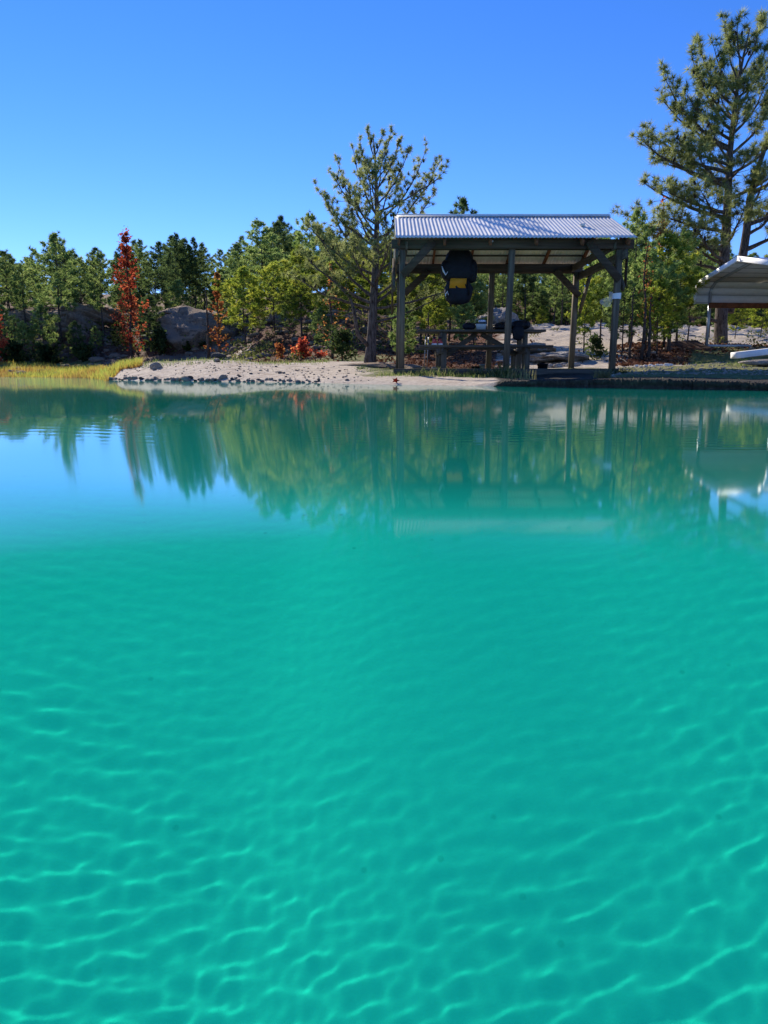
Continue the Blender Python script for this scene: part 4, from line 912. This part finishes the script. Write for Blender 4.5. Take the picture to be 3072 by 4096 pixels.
for sg in (-1, 1): mb.beam((xr0, yr+sg*.055, zr+.004), (xr1, yr+sg*.055, zr+.004), .13, .003, (0, sg*.38, 1))
mb.tube([(xr0, yr, zr+.030), (xr1, yr, zr+.030)], .012, 8); mb.build('ridge_cap', M_GALV, PV)
rnd = random.Random(9)
for k, (t, c_) in enumerate((( .35, .0), (.86, .0))):
    pass
# timber kerb and inner floor edge
part('timber_kerb', (X_(1573, 12.3), 12.26, .145), (X_(2442, 12.3), 12.26, .145), .05, .16, M_WX, label='long horizontal timber edging the floor at the front')
part('timber_kerb', (X_(1640, 12.3), 12.315, .185), (X_(2450, 12.3), 12.315, .185), .05, .085, M_WX)
part('timber_kerb', (XR+.06, 12.3, .17), (XR+.06, YB, .19), .05, .11, M_WY)
tag(part('string_knot', at(1963, 975, 12.2), at(1972, 962, 12.2), .018, .012, simple('pale_string', (.5,.5,.45)), (0,1,0)))
M_PLASTIC = simple('white_plastic', (.75,.76,.78), .4, .06)
wr_ = MB(); pz = at(2452, 1185, YF).z; xp = XR+.012
wr_.tube([(xp, YF, pz-.045), (xp, YF, pz-.02), (xp+.002, YF, pz+.02), (xp, YF, pz+.045)], [.078,.074,.076,.078], 8, caps=False)
W1 = wr_.build('plastic_tape', M_PLASTIC, origin=(xp, YF, pz)); tag(W1, 'white plastic tape wrapped round the right front post', 'tape')
m = bpy.data.materials.new('thin_plastic'); m.use_nodes = True; nt = m.node_tree; nt.nodes.clear()
a_ = N(nt, 'BsdfTransparent'); b_ = N(nt, 'BsdfDiffuse'); b2 = N(nt, 'BsdfTranslucent'); c1 = N(nt, 'MixShader'); c2 = N(nt, 'MixShader'); oo = N(nt, 'OutputMaterial')
b_.inputs[0].default_value = b2.inputs[0].default_value = (.75,.77,.85,1); c1.inputs[0].default_value = .5; c2.inputs[0].default_value = .42
nt.links.new(b_.outputs[0], c1.inputs[1]); nt.links.new(b2.outputs[0], c1.inputs[2]); nt.links.new(a_.outputs[0], c2.inputs[1]); nt.links.new(c1.outputs[0], c2.inputs[2]); nt.links.new(c2.outputs[0], oo.inputs[0])
pts = [(2450,1168),(2436,1166),(2438,1185),(2420,1192),(2402,1200),(2397,1212),(2408,1220),(2424,1229),(2440,1226),(2450,1200)]
cc = at(2430, 1202, YF-.02); ring = [at(a, b__, YF-.02) for a, b__ in pts]
v = []; 
for u in (1, .66, .33):
    for k, p in enumerate(ring): v.append(tuple(cc.lerp(p, u)+V(0, -.05*(1-u*u)+.012*math.sin(k*2.3+u*5), 0)))
v.append(tuple(cc+V(0, -.055, 0))); n_ = len(ring)
q = [(r_*n_+k, r_*n_+(k+1)%n_, (r_+1)*n_+(k+1)%n_, (r_+1)*n_+k) for r_ in range(2) for k in range(n_)]; t_ = [(2*n_+k, 2*n_+(k+1)%n_, 3*n_) for k in range(n_)]
mb = MB(); mb.add(v, q, t_); tag(mb.build('plastic_bag', m, None, True, origin=tuple(cc)), 'thin clear plastic bag blowing from the right front post', 'plastic bag')

# ------------------------------------------------------------------ picnic table
YT = 13.75; ztop = at(1920, 1318, YT-.37).z; zbn = at(1920, 1381, YT-.72).z
PT = thing('picnic_table', 'weathered wooden picnic table with attached benches under the pavilion', 'table', (X_(1920, YT), YT, GF))
ta, tb = X_(1672, YT-.37), X_(2178, YT-.37)
for k in range(5):
    y = YT-.31+k*.155; j = rnd.uniform(-.01, .01)
    part('tabletop_board', (ta+j, y, ztop-.019), (tb+j, y, ztop-.019), .145, .038, M_WX, par=PT)
for y, dx in ((YT-.75, .0), (YT-.60, .012), (YT+.60, .01), (YT+.75, 0)):
    part('bench_board', (ta+dx, y, zbn-.019), (tb+.04+dx, y, zbn-.019), .14, .038, M_WX, par=PT)
for px in (1763, 2078):
    x = X_(px, YT)
    for y in (YT-.68, YT+.68): part('leg', (x, y, .12), (x, y, zbn-.0385), .09, .05, M_WZ, (0,1,0), par=PT)
    for y in (YT-.28, YT+.28): part('leg', (x+.03, y, .12), (x+.03, y, ztop-.0385), .09, .05, M_WZ, (0,1,0), par=PT)
    part('cross_bar', (x-.035, YT-.8, zbn-.09), (x-.035, YT+.8, zbn-.09), .04, .10, M_WY, par=PT)
    part('cross_bar', (x-.02, YT-.36, ztop-.09), (x-.02, YT+.36, ztop-.09), .04, .10, M_WY, par=PT)
part('diagonal_brace', at(1905, 1336, YT), at(1778, 1425, YT), .09, .04, M_WX, (0,1,0), par=PT)
part('diagonal_brace', at(1925, 1336, YT), at(2066, 1418, YT), .09, .04, M_WX, (0,1,0), par=PT)

# ------------------------------------------------------------------ belongings
def blob(c, rx, ry, rz_, e=2.6, seed=1, wr=.04, sub=4, mb=None, top=1.0):
    v, t = ICO[sub]; p = np.sign(v)*np.abs(v)**(2/e); p = p/np.maximum(1e-6, (np.abs(p)**e).sum(1, keepdims=True)**(1/e))
    nz = smooth_noise(seed, p[:, 0]*2+p[:, 1], p[:, 2]*1.3+p[:, 1]*.5, 1.1, 4); p = p*(1+wr*nz[:, None])
    tp_ = 1+(top-1)*(p[:, 2:3]+1)/2; p = p*np.concatenate([tp_, tp_, np.ones_like(tp_)], 1)
    mb = mb or MB(); mb.add(p*np.array([rx, ry, rz_])+np.array(tuple(c)), t=t); return mb
M_BLACKF = simple('black_fabric', (.006,.007,.011), .55, .3, 12, spec=.2, bmp=.3, bscale=25)
M_NAVYF = simple('navy_fabric', (.010,.012,.020), .65, .3, 12, spec=.2, bmp=.3, bscale=30)
M_YELF = simple('orange_yellow_fabric', (.62,.25,.012), .6, .1)
M_GREYF = simple('silver_strap', (.62,.66,.75), .4, .1)
YP = 12.95
bp0 = at(1835, 1100, YP)
BP = thing('backpack', 'black backpack with an orange yellow panel hanging under the roof', 'backpack', bp0)
k_ = YP/3053
mb = blob(at(1836, 1060, YP), 72*k_, .17, 66*k_, 3.4, 3, .09, top=.62); blob(at(1884, 1085, YP-.02), 24*k_, .10, 44*k_, 3, 5, .07, mb=mb); blob(at(1790, 1080, YP-.03), 26*k_, .11, 38*k_, 2.8, 15, .08, mb=mb); mb.build('rain_cover', M_BLACKF, BP, True)
blob(at(1833, 1170, YP+.02), 53*k_, .15, 46*k_, 2.8, 4, .08, top=1.04).build('hood', M_NAVYF, BP, True)
pn = MB(); pn.hexa([tuple(at(a, b__, YP-.13+dy)) for dy in (0, .06) for a, b__ in ((1797,1152),(1863,1152),(1868,1104),(1803,1106))]); pn.build('front_panel', M_YELF, BP)
blob(at(1835, 1128, YP+.03), 47*k_, .12, 46*k_, 4, 6, .03).build('body', M_NAVYF, BP, True)
for a, b__, c__ in (((1806,1102),(1799,1130),(1785,1190)), ((1850,1100),(1858,1130),(1866,1150)), ((1866,1100),(1872,1130),(1876,1180))):
    m_ = MB(); m_.tube([at(*a, YP-.11), at(*b__, YP-.115), at(*c__, YP-.13)], .012, 6); m_.build('strap', M_BLACKF, BP, True)
m_ = MB(); m_.tube([at(1768, 1065, YP-.13), at(1774, 1085, YP-.15), at(1783, 1100, YP-.17), at(1791, 1086, YP-.17)], [.006,.014,.012,.006], 6); m_.build('cord', M_GREYF, BP, True)
m_ = MB(); m_.tube([at(1785, 1192, YP-.12), at(1782, 1178, YP-.13), at(1790, 1165, YP-.14), at(1793, 1180, YP-.14)], [.005,.009,.009,.005], 6); m_.build('buckle', M_GREYF, BP, True)
m_ = MB(); m_.tube([at(1830, 1003, YP), at(1832, 975, YP), at(1834, 935, YP)], .012, 6); m_.build('hanging_loop', M_BLACKF, BP, True)
zt_ = ztop+.002
ty = YT-.18
def onpx(px, z, Y): p = at(px, 1480, Y); return V(p.x, Y, z)
# container
M_CLEAR = simple('milky_plastic', (.42,.46,.47), .35, .1, spec=.5)
cx = X_(1919, ty); CT = thing('food_container', 'milky plastic box with a dark lid on the picnic table', 'container', (cx, ty, zt_))
def rbox(c0, sx, sy, sz, taper=.9):
    mb = MB(); x, y, z = c0
    b0 = [(-1,-1),(1,-1),(1,1),(-1,1)]; lay = []
    def ring(s1, s2, z_): return [(x+math.copysign(1, a)*s1 if False else x+math.cos(t)*0+pa*s1, y+pb*s2, z_) for (pa, pb, t, a) in RB]
    rings = [ring(sx*taper*.5, sy*taper*.5, z), ring(sx*.5, sy*.5, z+sz*.95), ring(sx*.48, sy*.48, z+sz)]
    n = len(RB); v = [p for r_ in rings for p in r_]+[(x, y, z), (x, y, z+sz)]
    q = [(j*n+k, j*n+(k+1)%n, (j+1)*n+(k+1)%n, (j+1)*n+k) for j in range(2) for k in range(n)]
    t = [(3*n, (k+1)%n, k) for k in range(n)]+[(3*n+1, 2*n+k, 2*n+(k+1)%n) for k in range(n)]
    mb.add(v, q, t); return mb
RB = []
for k in range(16):
    t = 2*math.pi*(k+.5)/16; ca, sa = math.cos(t), math.sin(t); RB.append((math.copysign(abs(ca)**.35, ca), math.copysign(abs(sa)**.35, sa), t, 1))
rbox((cx, ty, zt_), .19, .14, .105, .9).build('box', M_CLEAR, CT, True); rbox((cx, ty, zt_+.1055), .205, .155, .018, 1).build('lid', M_BLACKF, CT, True)
o = blob((cx+.02, ty, zt_+.1245+.026), .065, .05, .026, 2.2, 8, .08).build('blue_white_cap', simple('pale_blue_cloth', (.5,.58,.78), .8, .2, 15), None, True, origin=(cx+.02, ty, zt_+.1245)); tag(o, 'pale blue and white cap lying on the plastic box', 'cap')
o = blob(onpx(1872, zt_+.06, ty), .115, .09, .062, 2.2, 9, .14).build('small_bag', M_NAVYF, None, True, origin=tuple(onpx(1872, zt_, ty))); tag(o, 'small dark bag left of the plastic box on the table', 'bag')
mb = blob(onpx(2010, zt_+.065, ty-.05), .23, .15, .068, 2.1, 10, .16, top=.7); blob(onpx(2075, zt_+.075, ty-.1), .17, .16, .085, 2.3, 11, .14, mb=mb); blob(onpx(2068, zt_-.06, YT-.42), .10, .035, .13, 2.5, 12, .12, mb=mb)
tag(mb.build('jacket', M_BLACKF, None, True, origin=tuple(onpx(2050, zt_, ty))), 'black jacket heaped on the table and hanging over its edge', 'jacket')
def bread(): pass
# shoes
M_SHOE = simple('red_shoe_fabric', (.5,.07,.06), .7, .2); M_SOLE = simple('white_sole', (.7,.7,.68), .6, .1); M_SHOED = simple('dark_collar', (.03,.03,.04), .8)
for px, lb in ((1737, 'left red running shoe with white sole on the front bench'), (1759, 'right red running shoe with white sole on the front bench')):
    x = X_(px, YT-.68); y = YT-.68; z = zbn+.002
    S = thing('shoe', lb, 'shoe', (x, y, z))
    rbox((x, y+.02, z), .088, .27, .026, .95).build('sole', M_SOLE, S, True)
    v_ = []; prof = [(-.11,.035,.03),(-.08,.041,.05),(-.02,.041,.062),(.04,.040,.085),(.09,.037,.105),(.13,.034,.11),(.15,.02,.10)]
    for (dy, hw, hh_) in prof:
        for k in range(9):
            t = math.pi*k/8; v_.append((x+math.cos(t)*hw, y+dy, z+.024+math.sin(t)**.7*hh_))
    n_ = 9; q = [(i*n_+k, (i+1)*n_+k, (i+1)*n_+k+1, i*n_+k+1) for i in range(len(prof)-1) for k in range(n_-1)]
    t = [(0, k, k+1) for k in range(1, n_-1)]+[((len(prof)-1)*n_, (len(prof)-1)*n_+k+1, (len(prof)-1)*n_+k) for k in range(1, n_-1)]
    mb = MB(); mb.add(v_, q, t); mb.build('upper', M_SHOE, S, True)
    m_ = MB(); m_.tube([(x+math.cos(a)*.022, y+.075+math.sin(a)*.04, z+.128+.008*math.sin(a)) for a in [i*math.pi/5 for i in range(11)]], .009, 6); m_.build('collar', M_SHOED, S, True)
for px, lb in ((1700, 'left one of two thin trekking poles leaning behind the bench end'), (1711, 'right one of two thin trekking poles leaning behind the bench end')):
    Y_ = 14.75; T_ = thing('trekking_pole', lb, 'trekking pole', tuple(onpx(px-4, .2, Y_)))
    a, b__ = onpx(px-4, .17, Y_), at(px+3, 1345, Y_)
    m_ = MB(); m_.tube([a, a.lerp(b__, .5), b__], [.006,.008,.009], 6); m_.build('shaft', simple('grey_metal', (.35,.36,.38), .4, metal=.6) if px == 1700 else GM, T_, True); GM = bpy.data.objects[T_.children[0].name].data.materials[0] if T_.children else bpy.data.materials['grey_metal']
    m_ = MB(); m_.tube([b__, b__+V(.003, 0, .13)], [.013,.015], 8); m_.build('grip', M_BLACKF, T_, True)
def pot(name, label, cat, px, Y, r, h, mt, flare=1.15, z=None):
    p = onpx(px, GF+.01 if z is None else z, Y); t = thing(name, label, cat, tuple(p)); m_ = MB()
    m_.tube([p+V(0,0,0), p+V(0,0,h*.8), p+V(0,0,h*.81), p+V(0,0,h), p+V(0,0,h*.99), p+V(0,0,h*.5)], [r/flare, r*.97, r*1.06, r*1.08, r*.95, r*.8], 16); m_.build('body', mt, t, True); return t
M_TERRA = simple('terracotta', (.30,.12,.07), .85); M_GREYP = simple('grey_plastic', (.22,.24,.24), .6); M_BRICK = simple('brick_mat', (.36,.17,.09), .9, .3, 30, bmp=.4)
pz_ = onpx(1999, GF, 13.6)
o = rock_mesh((.075, .055, .045), 300, 3, 10, .04).build('stone_block', M_BRICK, None, True, origin=(0,0,0)); o.location = pz_+V(0,0,.045); tag(o, 'rough orange brick lump on the ground under the table', 'brick')
b_ = pot('flower_pot', 'small terracotta pot standing on the orange brick lump', 'pot', 2000, 13.6, .05, .08, M_TERRA, z=GF+.088)
pot('bucket', 'grey bucket on the ground left of the back middle post', 'bucket', 1928, 14.2, .055, .11, M_GREYP)
pot('bucket', 'squat black tub beside the grey bucket on the ground', 'tub', 1903, 14.0, .08, .075, M_BLACKF)
pot('bucket', 'black tub on the ground right of the table near the back post', 'tub', 2170, 13.4, .095, .12, M_BLACKF)
o = rock_mesh((.07, .05, .045), 301, 3).build('grey_stone', M_STONE, None, True, origin=(0,0,0)); o.location = onpx(1737, GF+.035, 14.3); tag(o, 'pale grey stone on the ground beneath the shoes', 'stone')
o = rock_mesh((.05, .04, .035), 302, 3).build('pale_stone', simple('ws2', (.62,.6,.56), .9), None, True, origin=(0,0,0)); o.location = V(*[X_(2304, 12.9), 12.9, 0]); 
o.location.z = ze+(zr-ze)*((12.9-ye0)/(yr-ye0))+.03; tag(o, 'pale stone lying on the right part of the metal roof', 'stone')
# red leaf washed up on the sand
px_ = 1583; Yl = float(shoreY(px_))+.12; p = onpx(px_, gz(X_(px_, Yl), Yl)+.008, Yl)
mb = MB(); v_ = [tuple(p+V(0,0,.03))]
for k in range(10):
    a = k*math.pi/5; r_ = .06 if k % 2 == 0 else .028; v_.append(tuple(p+V(math.cos(a)*r_, .012*math.sin(a*2), .03+math.sin(a)*r_*.75)))
mb.add(v_, t=[(0, 1+k, 1+(k+1)%10) for k in range(10)], c=.3); o = mb.build('fallen_leaf', M_MAPLE, None, False, True, origin=tuple(p)); tag(o, 'curled red leaf at the edge of the sand left of the pavilion', 'leaf')
sm = o.modifiers.new('thickness', 'SOLIDIFY'); sm.thickness = .003

# ------------------------------------------------------------------ carport
Lc = at(2787, 1153, 19.6); Ac = at(2955, 1034, 17.8); gd = V(Ac.x-Lc.x, Ac.y-Lc.y, 0); Rc = V(Lc.x+2*gd.x, Lc.y+2*gd.y, Lc.z)
ax = V(-gd.y, gd.x, 0).normalized(); gu = gd.normalized(); LEN = 6.0
print('carport', Lc, Ac, Rc, 'len', gd.length, ax)
CP = thing('carport', 'metal carport with a white edge and grey roof at the right edge', 'carport', (Ac.x, Ac.y, gz(Ac.x, Ac.y)))
zlo = at(2779, 1214, 19.6).z
prof = [V(Lc.x-gu.x*.05, Lc.y-gu.y*.05, zlo), V(Lc.x-gu.x*.03, Lc.y-gu.y*.03, zlo+.22), Lc+V(0,0,0)+gu*.03, Lc+gu*.2+V(0,0,.13), Ac, Rc-gu*.2+V(0,0,.13), Rc-gu*.03, V(Rc.x+gu.x*.03, Rc.y+gu.y*.03, zlo+.22), V(Rc.x+gu.x*.05, Rc.y+gu.y*.05, zlo)]
def off(p, s_, dz=0): return p+ax*s_+V(0, 0, dz)
M_WHITEM = simple('white_enamel', (.90,.90,.90), .45, .04, spec=.5)
M_UNDER = simple('cream_underside', (.80,.79,.75), .6, .06); M_BLUE = simple('slate_blue_roof', (.05,.09,.26), .4, .08, metal=.2); M_GALVT = simple('galvanised_tube', (.42,.45,.49), .45, .12, metal=.5)
def shell(nm, pts, s0, s1, th, mt, label=None, ribs=False):
    mb = MB(); cen = (prof[0]+prof[-1])/2
    for a, b__ in zip(pts[:-1], pts[1:]):
        d_ = (b__-a).normalized(); nrm = d_.cross(ax).normalized()
        if nrm.z < 0 or (abs(nrm.z) < .2 and nrm.dot(a-cen) < 0): nrm = -nrm
        mb.hexa([tuple(a+ax*s0), tuple(b__+ax*s0), tuple(b__+ax*s1), tuple(a+ax*s1), tuple(a+ax*s0+nrm*th), tuple(b__+ax*s0+nrm*th), tuple(b__+ax*s1+nrm*th), tuple(a+ax*s1+nrm*th)])
    o = mb.build(nm, mt, CP)
    if label: o['label'] = label
    return o
shell('roof_underside', prof, 0, LEN, .012, M_UNDER, 'cream ceiling panels with horizontal seams')
ups = [p+V(0,0,.014) for p in prof[3:6]]; shell('roof_sheet', ups, 0, LEN, .014, M_BLUE, 'slate blue outer sheet')
# seams along the length on the inside
mb = MB()
for a, b__, n_ in ((prof[3], prof[4], 5), (prof[4], prof[5], 5), (prof[0], prof[2], 2)):
    for k in range(n_):
        p = a.lerp(b__, (k+.15)/n_)-V(0,0,.004); mb.beam(p+ax*.03, p+ax*(LEN-.03), .012, .008)
o = mb.build('seam', simple('dark_seam', (.10,.10,.10), .8), CP)
# white edge trim
mb = MB()
for a, b__ in zip(prof[:-1], prof[1:]): mb.beam(a-ax*.02+V(0,0,.0)-(b__-a).normalized()*.012, b__-ax*.02+(b__-a).normalized()*.012, .11 if abs((b__-a).normalized().z) < .8 else .05, .045, up=ax)
mb.build('edge_trim', M_WHITEM, CP)
for s_ in (.35, 2.3, 4.2, 5.8):
    inn = [p for p in prof]; cen = (prof[0]+prof[-1])/2
    def ins(p, k=.06): d_ = (V(cen.x, cen.y, cen.z+.1)-p); d_.z = d_.z*.6; return p+d_.normalized()*k
    m_ = MB(); pp = [off(ins(p, .055), s_) for p in prof[1:-1]]; 
    for a, b__ in zip(pp[:-1], pp[1:]): m_.beam(a-(b__-a).normalized()*.02, b__+(b__-a).normalized()*.02, .055, .055, up=ax)
    m_.build('hoop', M_GALVT, CP)
    for e in (prof[0]+gu*.09, prof[-1]-gu*.09):
        p = off(e, s_); g_ = gz(p.x, p.y)-.05; m_ = MB(); m_.beam((p.x, p.y, g_), (p.x, p.y, zlo+.25), .06, .06, up=tuple(ax)); m_.build('post', M_GALVT, CP)
for e, mt_ in ((prof[0]+gu*.16, simple('rusty_red_beam', (.20,.065,.025), .8, .35, 10)), ):
    m_ = MB(); m_.beam(off(e, .3, -.05), off(e, LEN-.1, -.05), .05, .13); m_.build('side_rail', mt_, CP)['label'] = 'rust red rail under the roof edge'
g_ = off(prof[0], .35); g0 = gz(g_.x, g_.y); m_ = MB(); g1 = off(prof[0], 1.6); m_.beam((g_.x, g_.y, g0+.03), (g1.x, g1.y, g0+.03), .06, .06); m_.build('ground_rail', M_GALVT, CP)
# white beam at the lower right
a, b__ = at(2935, 1422, 13.2), at(3240, 1386, 13.6)
WB = thing('white_beam', 'long white painted plank on low blocks at the right edge before the carport', 'plank', (a.x, a.y, gz(a.x, a.y)))
m_ = MB(); m_.beam(a, b__, .16, .105, ch=.006); m_.build('plank', simple('white_paint', (.74,.74,.72), .6, .08, 6), WB)
q_ = a.lerp(b__, .72); m_ = MB(); m_.beam((q_.x, q_.y, gz(q_.x, q_.y)-.05), (q_.x, q_.y, q_.z-.053), .12, .12, up=(0,1,0)); m_.build('block', M_WZ, WB)
rock('rock_slab', 'pale flat slab on the ground under the white plank', 3060, 1452, 13.0, 190, 26, .35, seed=58, sub=4, mt=M_STONE)
#END
